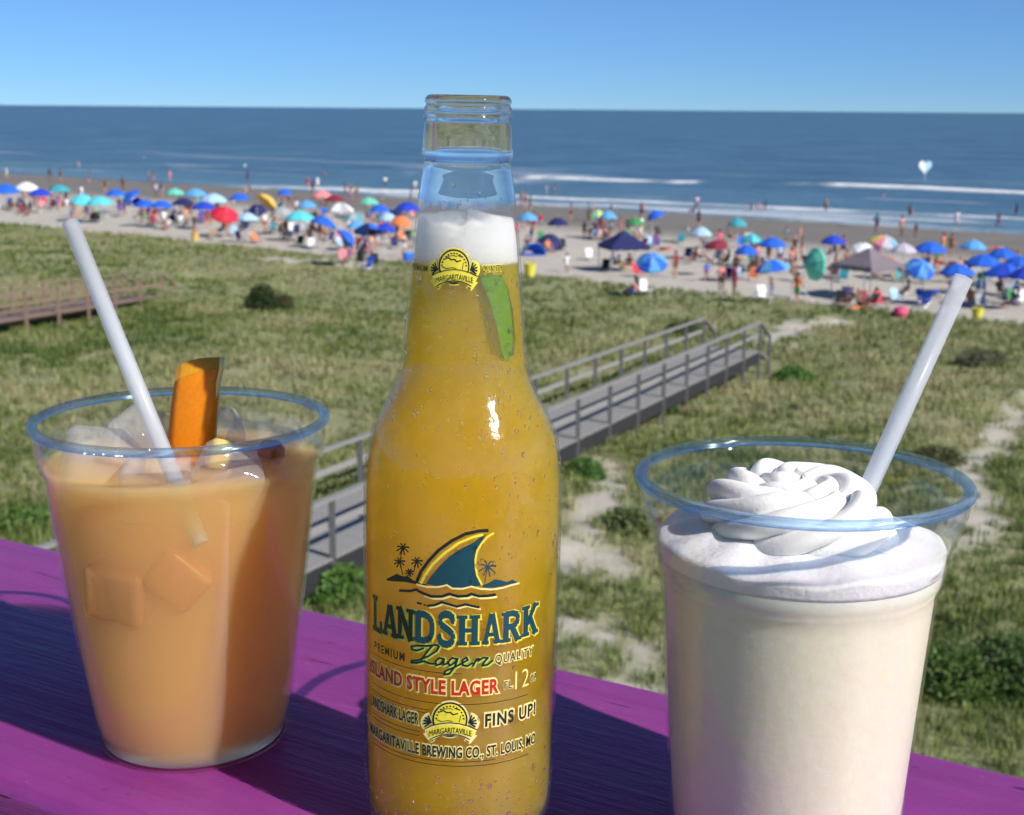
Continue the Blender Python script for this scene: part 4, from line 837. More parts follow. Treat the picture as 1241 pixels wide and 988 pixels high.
def canopy_mesh():
    V = [(0, 0, 0.42)]; Fc = []; N = 8; rings = [(0.28, 0.36), (0.62, 0.20), (0.98, -0.06), (1.0, -0.16)]
    for r, z in rings:
        for k in range(N*2):
            a = 2*math.pi*k/(N*2); sag = 1.0 if k % 2 == 0 else 0.955; V.append((r*sag*math.cos(a), r*sag*math.sin(a), z - (0.0 if k % 2 == 0 else 0.02) - (0.03 if (z < -0.1 and k % 2) else 0)))
    M2 = N*2
    for k in range(M2): Fc.append((0, 1+k, 1+(k+1) % M2))
    for i in range(3):
        for k in range(M2): l = (k+1) % M2; Fc.append((1+i*M2+k, 1+(i+1)*M2+k, 1+(i+1)*M2+l, 1+i*M2+l))
    return mesh('canopy', V, Fc)
CAN = canopy_mesh(); CAN2 = CAN.copy()
for p in CAN2.polygons:
    c = p.center; p.material_index = int(((math.atan2(c.y, c.x)/(2*math.pi)) % 1)*8) % 2
CANR = CAN.copy()
for p in CANR.polygons:
    c = p.center; p.material_index = int(((math.atan2(c.y, c.x)/(2*math.pi)) % 1)*8) % 4
POL = mesh('pole', *join([tube([(0, 0, -0.35), (0, 0, 2.42)], 0.022, 8)])); TIP = mesh('finial', *lathe([(1e-5, -0.02), (0.035, 0), (0.03, 0.05), (1e-5, 0.09)], 8))
RIB = mesh('rib', *tube([(0.03, 0, 0.37), (0.6, 0, 0.17), (0.97, 0, -0.07)], 0.008, 4))
UMB = []
CN = dict(skyblue='sky blue', lightblue='pale blue', hotpink='hot pink', lemon='lemon yellow', royal='dark royal blue')
def umbrella(x, y, w, cols, tilt=(0, 0), note=None, zc=2.05):
    p = on_ground(x, y, zc); dist = math.hypot(p[0], p[1]); R_ = max(0.75, min(1.45, w/2/FPX*dist*1.02)); k = zc/2.1
    e = empty('beach_umbrella', p, random.uniform(0, 6.28)); e['w'] = 1; del e['w']
    cn = CN.get(cols[0], cols[0]); UMB.append((p, cn)); lab = note or f'{cn} beach umbrella standing on the crowded sand'
    tag(e, lab, 'umbrella', f'{cn} beach umbrellas')
    me = CAN if len(cols) == 1 else (CAN2 if len(cols) == 2 else CANR)
    pole = shared('pole', POL, [POLE], e); pole.rotation_euler = (tilt[0], tilt[1], 0); pole.scale = (1, 1, k)
    top = Matrix.Rotation(tilt[1], 4, 'Y') @ Matrix.Rotation(tilt[0], 4, 'X')
    c = shared('canopy', me, [fab(q) for q in cols], e); c.location = Vector((0, 0, 1.98*k)); c.scale = (R_, R_, max(R_*1.05, 0.95)); c.rotation_euler = (tilt[0]*1.7, tilt[1]*1.7, 0)
    f_ = shared('finial', TIP, [POLE], e); f_.location = (0, 0, 2.40*k); f_.rotation_euler = (tilt[0], tilt[1], 0)
    for j in range(8):
        r_ = shared('rib', RIB, [METAL], e); r_.location = (0, 0, 1.965*k); r_.scale = c.scale; r_.rotation_mode = 'QUATERNION'
        r_.rotation_quaternion = (Matrix.Rotation(0, 3, 'X').to_quaternion() @ c.rotation_euler.to_quaternion()) @ Matrix.Rotation(j*math.pi/4, 3, 'Z').to_quaternion()
    return e
for u in [(6, 229, 34, ['blue']), (32, 226, 28, ['white']), (100, 241, 30, ['aqua'], (0.1, 0)), (121, 243, 30, ['aqua']), (158, 237, 26, ['blue'], (0.35, 0.2)), (176, 246, 26, ['blue']), (196, 247, 26, ['blue']), (212, 232, 22, ['mint']),
          (237, 233, 26, ['skyblue']), (259, 240, 32, ['lightblue']), (272, 257, 34, ['red'], (0.25, 0.1), 'red beach umbrella tipped over a group of beach chairs'), (325, 243, 30, ['yellow'], (0.45, 0.2), 'yellow beach umbrella tilted on its side'), (312, 252, 20, ['navy'], (0.4, 0)),
          (363, 261, 36, ['aqua']), (393, 268, 32, ['blue'], (0, 0.2)), (390, 235, 26, ['pink'], (0, 0), 'salmon pink beach umbrella near the waterline'), (412, 251, 32, ['grey', 'white'], (0, 0), 'grey and white panelled beach umbrella'), (428, 261, 26, ['grey', 'teal'], (0, 0), 'grey and teal panelled beach umbrella'), (447, 243, 24, ['mint']),
          (494, 250, 32, ['royal']), (446, 276, 34, ['blue', 'navy'], (0.2, 0), 'blue and navy panelled beach umbrella'), (420, 286, 28, ['blue'], (0.5, 0.2)), (487, 266, 18, ['orange'], (0.3, 0), 'small orange beach umbrella among dark chairs'), (737, 260, 20, ['skyblue']), (725, 259, 16, ['lemon', 'mint'], (0, 0), 'small lemon and mint panelled beach umbrella'),
          (794, 259, 20, ['blue'], (0.2, 0)), (790, 314, 38, ['blue', 'skyblue'], (0.2, 0.25), 'blue and sky blue panelled umbrella leaning over a red chair'), (894, 269, 22, ['teal']), (911, 288, 24, ['aqua', 'teal'], (0, 0), 'aqua and teal panelled beach umbrella'), (936, 293, 34, ['blue']), (936, 321, 42, ['blue', 'skyblue'], (0.1, 0), 'blue and sky blue panelled umbrella beside the mint umbrella'),
          (986, 318, 40, ['mint'], (0.9, 0.25), 'large mint green beach umbrella tipped towards the dunes'), (1073, 291, 34, ['lemon', 'pink', 'lilac', 'skyblue'], (0.1, 0.15), 'pastel rainbow panelled beach umbrella'), (1127, 299, 38, ['blue']), (1116, 322, 34, ['blue', 'skyblue'], (0.1, 0.4), 'blue and sky blue panelled umbrella tilted beside the mauve canopy tent'),
          (1160, 326, 40, ['blue']), (1192, 315, 42, ['blue']), (1218, 327, 46, ['blue', 'royal'], (0, 0), 'two-tone blue panelled beach umbrella'), (1246, 330, 44, ['royal']), (470, 262, 22, ['lightblue']), (345, 232, 18, ['blue']), (1048, 300, 16, ['white'], (0.3, 0)), (48, 233, 26, ['royal']), (72, 228, 24, ['teal']), (140, 233, 24, ['blue']), (222, 244, 26, ['navy']), (246, 249, 28, ['royal']), (290, 238, 24, ['blue']), (300, 262, 26, ['lightblue']), (342, 255, 26, ['grey']), (372, 247, 24, ['skyblue']), (405, 240, 24, ['maroon']),
          (460, 252, 26, ['blue']), (478, 258, 26, ['navy']), (432, 271, 26, ['skyblue']), (466, 275, 28, ['royal']), (640, 262, 24, ['skyblue']), (676, 268, 26, ['navy']), (770, 268, 22, ['green']), (850, 280, 26, ['lightblue']), (868, 296, 28, ['maroon']), (1010, 290, 28, ['royal']), (1095, 300, 30, ['lilac']), (1180, 296, 30, ['skyblue']), (1215, 306, 34, ['blue']), (1236, 316, 36, ['blue']), (905, 302, 28, ['blue'])]:
    umbrella(*u)

_um = [o for o in C.objects if o.name.startswith('beach_umbrella')]; _by = {}
for o in _um: _by.setdefault(o['label'], []).append(o)
for lab, os_ in _by.items():
    if len(os_) < 2: continue
    for o in os_:
        q = min((v for v in _um if v['label'] not in _by or v['group'] != o['group']), key=lambda v: (v.location-o.location).length)
        o['label2'] = lab.replace('standing on the crowded sand', 'next to the '+q['group'].replace(' beach umbrellas', '')+' one')
for o in _um:
    if 'label2' in o: o['label'] = o['label2']; del o['label2']

# canopy tents with four legs
def tent(label, x, y, w, hgt, roof, val, rz_, group=None):
    p = on_ground(x, y); e = empty('canopy_tent', p, rz_); tag(e, label, 'canopy tent', group); h = w/2
    V = [(-h, -h, hgt), (h, -h, hgt), (h, h, hgt), (-h, h, hgt), (-h*0.5, -h*0.5, hgt+0.42), (h*0.5, -h*0.5, hgt+0.42), (h*0.5, h*0.5, hgt+0.42), (-h*0.5, h*0.5, hgt+0.42), (0, 0, hgt+0.95)]
    Fc = [(0, 1, 5, 4), (1, 2, 6, 5), (2, 3, 7, 6), (3, 0, 4, 7), (4, 5, 8), (5, 6, 8), (6, 7, 8), (7, 4, 8)]
    obj('roof', mesh('roof', V, Fc), fab(roof), e)
    hv = h+0.01
    for k, (a, b) in enumerate((((-hv, -hv), (hv, -hv)), ((hv, -hv), (hv, hv)), ((hv, hv), (-hv, hv)), ((-hv, hv), (-hv, -hv)))):
        n = 8; V = []; 
        for i in range(n+1):
            q = i/n; xx, yy = a[0]+(b[0]-a[0])*q, a[1]+(b[1]-a[1])*q; V += [(xx, yy, hgt+0.01), (xx, yy, hgt-0.24-0.05*(i % 2))]
        obj('valance', mesh('valance', V, [(2*i, 2*i+2, 2*i+3, 2*i+1) for i in range(n)]), fab(val), e)
    for sx in (-1, 1):
        for sy in (-1, 1): obj('leg', mesh('leg', *beam((sx*(h-0.06), sy*(h-0.06), -0.3), (sx*(h-0.06), sy*(h-0.06), hgt), 0.05, 0.05)), METAL, e)
    return e
tent('mauve grey pop-up canopy tent with a peaked roof near the dune edge', 1050, 361, 2.9, 1.9, 'mauve', 'mauve', 0.62)
tent('dark navy pop-up canopy tent shading a family on the sand', 755, 329, 2.6, 1.75, 'navy', 'navy', 0.3)
def shelter(label, x, y, w, c1_, c2_, rz_):
    p = on_ground(x, y); e = empty('beach_shelter', p, rz_); tag(e, label, 'beach tent'); V = []; n = 12; m_ = 6
    for i in range(n+1):
        a = math.pi*i/n
        for j in range(m_+1): b = j/m_; k = math.cos(b*math.pi/2*0.95)**0.6; V.append((w/2*math.cos(a)*(0.45+0.55*k), (b-0.35)*w*0.8, w*0.55*math.sin(a)*k))
    F_ = [(i*(m_+1)+j, (i+1)*(m_+1)+j, (i+1)*(m_+1)+j+1, i*(m_+1)+j+1) for i in range(n) for j in range(m_)]
    obj('shell', mesh('shell', V, F_, True), fab(c1_), e); vv = V[::m_+1]
    obj('entrance_hoop', mesh('entrance_hoop', *tube([Vector(v)*1.01 for v in vv], 0.02, 6)), METAL, e)
    obj('floor_sheet', mesh('floor_sheet', *boxvf(-w/2, w/2, -w*0.4, w*0.45, 0.02, 0.04)), fab(c2_), e)
shelter('navy dome beach tent behind the sky blue one', 662, 303, 2.1, 'navy', 'navy', 2.6); shelter('sky blue dome beach tent with its door facing the dunes', 645, 309, 1.7, 'skyblue', 'blue', 0.4); shelter('small blue dome beach tent near the aqua umbrellas', 163, 249, 1.6, 'royal', 'blue', 0.8)

# people: skinned skeletons, coloured by body region
def person_mesh(name, J, girth=1.0):
    E_ = [('pelvis', 'spine', 1), ('spine', 'chest', 1), ('chest', 'neck', 1), ('neck', 'head', 0), ('head', 'crown', 3)]
    for s in 'lr': E_ += [('chest', 'sh'+s, 1), ('sh'+s, 'el'+s, 4), ('el'+s, 'wr'+s, 0), ('wr'+s, 'ha'+s, 0), ('pelvis', 'hi'+s, 2), ('hi'+s, 'kn'+s, 5), ('kn'+s, 'an'+s, 0), ('an'+s, 'to'+s, 0)]
    Rd = dict(pelvis=0.145, spine=0.125, chest=0.145, neck=0.055, head=0.082, crown=0.085, sh=0.068, el=0.045, wr=0.032, ha=0.036, hi=0.092, kn=0.06, an=0.042, to=0.036)
    names = list(J); me = bpy.data.meshes.new(name); me.from_pydata([J[k] for k in names], [(names.index(a), names.index(b)) for a, b, _ in E_], []); me.update()
    o = bpy.data.objects.new(name, me); C.objects.link(o); md = o.modifiers.new('skin', 'SKIN'); md.use_smooth_shade = True; sb = o.modifiers.new('sub', 'SUBSURF'); sb.levels = 1; sb.render_levels = 1
    if not me.skin_vertices: 
        bpy.context.view_layer.objects.active = o; bpy.ops.mesh.customdata_skin_add()
    for i, k in enumerate(names):
        r = Rd.get(k, Rd.get(k[:2], 0.05))*(girth if k in ('pelvis', 'spine', 'chest', 'hil', 'hir') else 1); sv = me.skin_vertices[0].data[i]; sv.radius = (r, r*0.78 if k in ('pelvis', 'spine', 'chest') else r); sv.use_root = (k == 'pelvis')
    bpy.context.view_layer.update(); out = bpy.data.meshes.new_from_object(o.evaluated_get(bpy.context.evaluated_depsgraph_get()))
    bpy.data.objects.remove(o); bpy.data.meshes.remove(me); out.materials.clear()
    seg_ = [(np.array(J[a]), np.array(J[b]), c) for a, b, c in E_]
    def region(p):
        best = None
        for a, b, c in seg_:
            ab = b-a; t_ = np.clip((p-a)@ab/(ab@ab), 0, 1); d = np.linalg.norm(p-a-ab*t_)
            if best is None or d < best[0]: best = (d, c, t_)
        return best[1], best[2]
    for pl in out.polygons:
        c, t_ = region(np.array(pl.center)); pl.material_index = {0: 0, 1: 1, 2: 2, 3: 0, 4: 1 if t_ < 0.45 else 0, 5: 2 if t_ < 0.55 else 0}[c]
        pl.use_smooth = True
    for k in range(3): out.materials.append(None)
    return out
def base_pose(**kw):
    J = dict(pelvis=(0, 0, 0.95), spine=(0, 0, 1.14), chest=(0, 0, 1.34), neck=(0, 0.01, 1.47), head=(0, 0.02, 1.57), crown=(0, 0.01, 1.66))
    for s, m in (('l', -1), ('r', 1)):
        J.update({'sh'+s: (m*0.19, 0, 1.39), 'el'+s: (m*0.25, -0.02, 1.12), 'wr'+s: (m*0.25, 0.06, 0.88), 'ha'+s: (m*0.24, 0.09, 0.79), 'hi'+s: (m*0.10, 0, 0.90), 'kn'+s: (m*0.11, 0.03, 0.50), 'an'+s: (m*0.11, -0.01, 0.08), 'to'+s: (m*0.13, 0.15, 0.035)})
    J.update(kw); return J
POSES = {'standing': person_mesh('body', base_pose()),
         'walking': person_mesh('body', base_pose(knl=(-0.11, 0.16, 0.52), anl=(-0.11, 0.22, 0.09), tol=(-0.11, 0.38, 0.05), knr=(0.11, -0.06, 0.49), anr=(0.11, -0.26, 0.14), tor=(0.11, -0.14, 0.03), ell=(-0.24, -0.14, 1.14), wrl=(-0.22, -0.12, 0.90), hal=(-0.21, -0.08, 0.81), elr=(0.24, 0.08, 1.13), wrr=(0.22, 0.26, 0.97), har=(0.2, 0.33, 0.92))),
         'hands on hips': person_mesh('body', base_pose(ell=(-0.40, -0.08, 1.16), wrl=(-0.22, 0.05, 1.0), hal=(-0.17, 0.09, 0.97), elr=(0.40, -0.08, 1.16), wrr=(0.22, 0.05, 1.0), har=(0.17, 0.09, 0.97)), 1.12),
         'sitting': person_mesh('body', base_pose(pelvis=(0, 0, 0.32), spine=(0, -0.06, 0.50), chest=(0, -0.12, 0.70), neck=(0, -0.12, 0.83), head=(0, -0.10, 0.93), crown=(0, -0.11, 1.02), shl=(-0.19, -0.12, 0.75), shr=(0.19, -0.12, 0.75), ell=(-0.27, 0.02, 0.52), elr=(0.27, 0.02, 0.52), wrl=(-0.24, 0.25, 0.46), wrr=(0.24, 0.25, 0.46), hal=(-0.22, 0.33, 0.45), har=(0.22, 0.33, 0.45),
                     hil=(-0.1, 0.03, 0.30), hir=(0.1, 0.03, 0.30), knl=(-0.14, 0.42, 0.42), knr=(0.14, 0.42, 0.40), anl=(-0.13, 0.68, 0.10), anr=(0.13, 0.70, 0.10), tol=(-0.14, 0.84, 0.06), tor=(0.14, 0.86, 0.06))),
         'lying': person_mesh('body', base_pose(pelvis=(0, 0, 0.17), spine=(0, -0.19, 0.17), chest=(0, -0.39, 0.18), neck=(0, -0.53, 0.20), head=(0, -0.63, 0.21), crown=(0, -0.72, 0.21), shl=(-0.19, -0.44, 0.16), shr=(0.19, -0.44, 0.16), ell=(-0.30, -0.2, 0.1), elr=(0.30, -0.2, 0.1), wrl=(-0.26, 0.02, 0.07), wrr=(0.26, 0.02, 0.07), hal=(-0.24, 0.1, 0.06), har=(0.24, 0.1, 0.06),
                     hil=(-0.1, 0.04, 0.15), hir=(0.1, 0.04, 0.15), knl=(-0.12, 0.42, 0.16), knr=(0.12, 0.42, 0.22), anl=(-0.12, 0.82, 0.08), anr=(0.12, 0.80, 0.08), tol=(-0.13, 0.87, 0.2), tor=(0.13, 0.85, 0.2)))}
HEADS = {'standing': (0, 0.015, 1.63), 'walking': (0, 0.015, 1.63), 'hands on hips': (0, 0.015, 1.63), 'sitting': (0, -0.105, 0.99), 'lying': (0, -0.69, 0.215)}
hv, hf = lathe([(1e-5, 0.135), (0.06, 0.122), (0.098, 0.08), (0.108, 0.03), (0.100, -0.03), (0.088, -0.06)], 14)
HM = mesh('hair', [(x, min(y, 0.055+0.04*max(0, (z-0.03)/0.1))-0.012, z) for x, y, z in hv], hf, True)
seen = {}
def person(x, y, pose, top, bot, k=1.0, face=None):
    up = {'standing': 0.85, 'walking': 0.85, 'hands on hips': 0.85, 'sitting': 0.5, 'lying': 0.2}[pose]*k
    p = on_ground(x, y, up); s_ = p[0]*SN[0]+p[1]*SN[1]; e = empty('person', p, random.uniform(0, 6.28) if face is None else face, k)
    body = shared('body', POSES[pose], [random.choice(SKIN), fab(top) if top != 'skin' else None, fab(bot)], e); sk = body.material_slots[0].material
    if top == 'skin': body.material_slots[1].material = sk
    h_ = shared('hair', HM, [random.choice(HAIR)], e); h_.location = HEADS[pose]; 
    if pose == 'lying': h_.rotation_euler = (math.pi/2, 0, 0)
    who = 'child' if k < 0.8 else 'person'; tn = 'no shirt' if top == 'skin' else f'{CN.get(top, top)} top'; where = 'in the shallow surf' if s_ > SHORE else ('on the wet sand' if s_ > 107 else 'on the dry sand')
    near_ = min(((math.hypot(p[0]-q[0][0], p[1]-q[0][1]), q[1]) for q in UMB), default=(99, '')); by = f' by a {near_[1]} umbrella' if near_[0] < 4.5 and s_ < 112 else ''
    lab = f'{who} in {tn} and {CN.get(bot, bot)} bottoms {pose.replace("hands on hips", "standing")}{"" if by else " "+where}{by}'
    seen.setdefault(lab, []).append(e); tag(e, lab, 'person', 'people on the beach'); return e
SD, WK, HP, ST, LY = 'standing', 'walking', 'hands on hips', 'sitting', 'lying'
for q in [(8, 210, SD, 'white', 'white'), (60, 212, SD, 'black', 'brown'), (73, 212, WK, 'maroon', 'black'), (108, 214, SD, 'navy', 'black'), (127, 225, SD, 'black', 'black'), (149, 223, HP, 'skin', 'brown'), (180, 215, SD, 'pink', 'tan'), (186, 216, WK, 'skin', 'pink'), (206, 214, SD, 'pink', 'hotpink'),
          (189, 231, SD, 'lilac', 'purple'), (196, 230, SD, 'purple', 'lilac'), (62, 236, SD, 'white', 'maroon'), (63, 249, ST, 'maroon', 'white'), (80, 236, SD, 'maroon', 'navy'), (80, 246, ST, 'white', 'pink'), (99, 234, SD, 'white', 'lightblue'), (90, 256, ST, 'skin', 'pink'), (103, 255, ST, 'skin', 'brown'), (14, 250, ST, 'skin', 'tan'), (22, 250, ST, 'skin', 'blue'),
          (30, 251, ST, 'black', 'brown'), (95, 200, WK, 'pink', 'white'), (175, 194, SD, 'pink', 'purple'), (297, 204, SD, 'white', 'grey'), (300, 214, WK, 'purple', 'navy'), (302, 229, ST, 'navy', 'black'), (255, 268, ST, 'skin', 'tan'), (246, 252, ST, 'maroon', 'purple'), (343, 241, SD, 'navy', 'purple'), (350, 241, SD, 'lilac', 'black'), (318, 262, SD, 'lightblue', 'white'),
          (331, 263, ST, 'tan', 'maroon'), (373, 223, SD, 'red', 'pink'), (379, 227, SD, 'black', 'navy'), (385, 222, SD, 'white', 'white'), (394, 212, SD, 'navy', 'black'), (389, 247, ST, 'skin', 'maroon'), (382, 278, ST, 'black', 'brown'), (395, 282, ST, 'skin', 'tan'), (418, 230, SD, 'maroon', 'brown'), (425, 232, WK, 'brown', 'maroon'), (433, 232, SD, 'skin', 'brown'), (467, 221, HP, 'white', 'navy'),
          (463, 246, SD, 'lilac', 'purple'), (450, 259, ST, 'maroon', 'white'), (445, 262, ST, 'red', 'maroon'), (456, 261, ST, 'white', 'maroon'), (503, 226, SD, 'white', 'tan'), (498, 238, SD, 'brown', 'purple'), (442, 292, SD, 'purple', 'purple'), (632, 241, SD, 'skin', 'pink'), (637, 243, SD, 'pink', 'brown'), (655, 266, ST, 'red', 'white'), (662, 233, SD, 'white', 'lightblue'), (671, 232, SD, 'maroon', 'navy'),
          (692, 257, SD, 'brown', 'black'), (713, 257, SD, 'teal', 'teal'), (708, 279, SD, 'black', 'black', 0.8), (640, 269, ST, 'black', 'black'), (728, 276, SD, 'maroon', 'brown'), (735, 283, ST, 'pink', 'skyblue'), (741, 271, SD, 'white', 'white'), (752, 276, SD, 'red', 'hotpink'), (761, 273, SD, 'black', 'navy', 0.75), (778, 256, SD, 'pink', 'black'), (806, 300, LY, 'skin', 'hotpink'), (819, 321, SD, 'maroon', 'brown'),
          (687, 319, SD, 'white', 'white', 0.72), (744, 316, ST, 'white', 'navy'), (752, 320, ST, 'lemon', 'tan'), (762, 318, ST, 'brown', 'maroon'), (845, 246, SD, 'lilac', 'purple'), (841, 254, ST, 'navy', 'navy'), (910, 251, SD, 'black', 'navy', 0.75), (919, 252, SD, 'pink', 'pink', 0.7), (928, 250, SD, 'black', 'maroon', 0.8), (1001, 251, HP, 'skin', 'brown'), (852, 289, SD, 'skin', 'tan'), (848, 308, ST, 'grey', 'black'),
          (872, 293, SD, 'hotpink', 'maroon'), (878, 304, SD, 'maroon', 'lilac'), (884, 284, ST, 'black', 'black'), (881, 313, ST, 'black', 'green'), (874, 338, SD, 'pink', 'black'), (890, 339, SD, 'hotpink', 'hotpink'), (910, 309, SD, 'brown', 'maroon'), (918, 311, SD, 'orange', 'brown'), (932, 306, SD, 'black', 'brown'), (945, 309, SD, 'lightblue', 'navy'), (963, 300, SD, 'black', 'black'), (972, 301, SD, 'skin', 'pink'),
          (959, 316, SD, 'pink', 'brown'), (1014, 301, ST, 'tan', 'navy'), (1022, 300, SD, 'purple', 'black'), (1030, 361, ST, 'black', 'maroon'), (1042, 364, ST, 'brown', 'black'), (1060, 362, ST, 'black', 'red'), (1035, 372, LY, 'skin', 'orange'), (1103, 258, SD, 'brown', 'navy'), (1070, 241, SD, 'pink', 'red', 0.8), (1110, 279, SD, 'black', 'brown', 0.72), (1160, 266, SD, 'white', 'white'), (1210, 268, WK, 'black', 'purple'),
          (1232, 256, SD, 'black', 'navy'), (1153, 298, SD, 'brown', 'brown'), (1143, 297, SD, 'orange', 'tan'), (1140, 316, ST, 'skin', 'black'), (1047, 309, SD, 'white', 'brown'), (1063, 308, SD, 'purple', 'navy'), (1208, 300, LY, 'skin', 'red'), (1226, 303, LY, 'skin', 'green'), (1212, 348, ST, 'brown', 'maroon'), (1230, 353, ST, 'purple', 'navy'), (535, 222, SD, 'maroon', 'brown')]:
    person(*q)

# beach chairs, towels and small things
def chair(label, x, y, c, rz_, k=1.0):
    p = on_ground(x, y); e = empty('beach_chair', p, rz_, k); tag(e, label, 'beach chair', 'low beach chairs')
    obj('seat', mesh('seat', *beam((0, -0.22, 0.22), (0, 0.25, 0.28), 0.52, 0.03)), fab(c), e); obj('backrest', mesh('backrest', *beam((0, -0.24, 0.24), (0, -0.50, 0.82), 0.52, 0.03)), fab(c), e)
    for m in (-1, 1):
        obj('leg', mesh('leg', *tube([(m*0.28, -0.40, 0), (m*0.28, 0.28, 0.30)], 0.016, 5)), METAL, e); obj('leg', mesh('leg', *tube([(m*0.30, 0.26, 0), (m*0.30, -0.30, 0.34)], 0.016, 5)), METAL, e); obj('armrest', mesh('armrest', *beam((m*0.30, -0.36, 0.50), (m*0.30, 0.22, 0.48), 0.06, 0.03)), METAL, e)
    return e
CH = [(775, 336, 'red', 'under the leaning two-tone umbrella'), (733, 330, 'black', 'at the edge of the navy canopy tent'), (716, 316, 'white', 'beside the navy canopy tent'), (245, 271, 'black', 'beside the red umbrella'), (340, 277, 'grey', 'near the yellow umbrella'), (493, 292, 'black', 'near the small orange umbrella'), (467, 288, 'hotpink', 'near the small orange umbrella'), (480, 283, 'black', 'below the small orange umbrella'),
      (367, 283, 'grey', 'behind the aqua umbrella'), (43, 240, 'black', 'behind the seated bathers'), (1120, 344, 'green', 'between the blue umbrellas'), (968, 341, 'brown', 'beside the tipped mint umbrella'), (1015, 308, 'navy', 'above the mauve canopy tent'), (1052, 372, 'maroon', 'under the mauve canopy tent'), (1068, 372, 'red', 'under the mauve canopy tent'), (725, 282, 'black', 'under the small sky blue umbrella'), (148, 253, 'black', 'by the blue dome tent'), (260, 258, 'purple', 'beside the red umbrella'), (1018, 372, 'black', 'under the mauve canopy tent')]
for x, y, c, w_ in CH: chair(f'low {CN.get(c, c)} beach chair {w_}', x, y, c, random.uniform(-0.8, 0.8)+3.3)
_r2 = random.Random(5); _cc = ['blue', 'navy', 'red', 'green', 'white', 'maroon', 'grey', 'black', 'teal', 'purple', 'pink', 'tan', 'orange', 'lightblue']; _used = {}
for (p, cn) in list(UMB):
    for j in range(_r2.choice([1, 2, 2, 3])):
        a = _r2.uniform(0, 6.28); rr_ = _r2.uniform(0.7, 2.4); q = (p[0]+rr_*math.cos(a), p[1]+rr_*math.sin(a)); c = _r2.choice(_cc)
        e = chair('x', 600, 300, c, _r2.uniform(2.2, 4.2)); e.location = (q[0], q[1], float(ground_z(*q))); lab = f'low {CN.get(c, c)} beach chair by a {cn} umbrella'; e['label'] = lab
    for j in range(_r2.choice([1, 1, 2, 2])):
        a = _r2.uniform(0, 6.28); rr_ = _r2.uniform(0.8, 3.6); q = (p[0]+rr_*math.cos(a), p[1]+rr_*math.sin(a)); z_ = float(ground_z(*q)); ps = _r2.choice([SD, SD, ST, ST, WK]); t1, t2 = _r2.choice(_cc+['skin']*6), _r2.choice(_cc); k_ = _r2.choice([1, 1, 1, 0.7])
        e = person(600, 300, ps, t1, t2, k_); e.location = (q[0], q[1], z_); tn = 'no shirt' if t1 == 'skin' else f'{CN.get(t1, t1)} top'
        e['label'] = f'{"child" if k_ < 0.8 else "person"} in {tn} and {CN.get(t2, t2)} bottoms {ps} by a {cn} umbrella'
for j in range(95):
    s_ = _r2.choice([_r2.uniform(74, 100), _r2.uniform(86, 118)]); w_ = _r2.uniform(-150, 12); q = np.array([s_*SN[0]+w_*SL[0], s_*SN[1]+w_*SL[1]]); z_ = float(ground_z(*q))
    if abs(q[0]) > 0.41*q[1]: continue
    near_ = min((math.hypot(q[0]-u[0][0], q[1]-u[0][1]), u[1]) for u in UMB); by = f'by a {near_[1]} umbrella' if near_[0] < 4.5 else ('on the wet sand' if s_ > 107 else 'on the dry sand')
    if _r2.random() < 0.66:
        ps = _r2.choice([SD, SD, WK, ST, ST, HP, LY]) if s_ < 106 else _r2.choice([SD, WK, HP]); t1, t2 = _r2.choice(_cc+['skin']*6), _r2.choice(_cc); k_ = _r2.choice([1, 1, 1, 0.7]); e = person(600, 300, ps, t1, t2, k_); e.location = (q[0], q[1], z_)
        tn = 'no shirt' if t1 == 'skin' else f'{CN.get(t1, t1)} top'; e['label'] = f'{"child" if k_ < 0.8 else "person"} in {tn} and {CN.get(t2, t2)} bottoms {ps.replace("hands on hips", "standing")} {by}'
    elif s_ < 106:
        c = _r2.choice(_cc); e = chair('x', 600, 300, c, _r2.uniform(2.2, 4.2)); e.location = (q[0], q[1], z_); e['label'] = f'low {CN.get(c, c)} beach chair {by}'
def towel(label, x, y, c, rz_):
    p = on_ground(x, y); n = 8; V = []; F_ = []
    for i in range(n+1):
        for j in range(5): V.append((-0.8+1.6*i/n, -0.42+0.84*j/4, 0.03+0.018*math.sin(i*1.7+j)+0.02*random.random()))
    F_ = [(i*5+j, (i+1)*5+j, (i+1)*5+j+1, i*5+j+1) for i in range(n) for j in range(4)]
    m = mesh('beach_towel', V, F_); o = obj('beach_towel', m, fab(c)); so = o.modifiers.new('t', 'SOLIDIFY'); so.thickness = 0.012; o.location = p; o.rotation_euler = (0, 0, rz_); tag(o, label, 'towel')
for q in [('white beach towel spread below the red umbrella', 288, 281, 'white', 0.4), ('white beach towel beside people in red', 771, 278, 'white', 1.0), ('teal beach towel on the open sand', 797, 292, 'teal', 0.2), ('black beach towel on the open sand', 814, 293, 'black', 0.4), ('white beach towel behind the blue umbrella', 893, 313, 'white', 0.5), ('tan beach towel at the dune edge', 196, 277, 'tan', 0.8), ('pink towel under the child lying down', 806, 303, 'pink', 0.7)]: towel(*q)
def tub(name, label, cat, x, y, c, prof, m2=None):
    e = empty(name, on_ground(x, y)); tag(e, label, cat); obj('body', mesh('body', *lathe(prof, 20), smooth=False), fab(c), e)
    r, z = prof[-2] if prof[-1][0] < 1e-3 else prof[-1]; hp = [(r*math.cos(a), 0, z+r*0.7*math.sin(a)) for a in np.linspace(0, math.pi, 9)]; obj('handle', mesh('handle', *tube(hp, 0.02, 5)), METAL, e)
bucket = [(1e-5, 0), (0.20, 0), (0.28, 0.55), (0.31, 0.56), (0.30, 0.60), (0.26, 0.58), (1e-5, 0.12)]
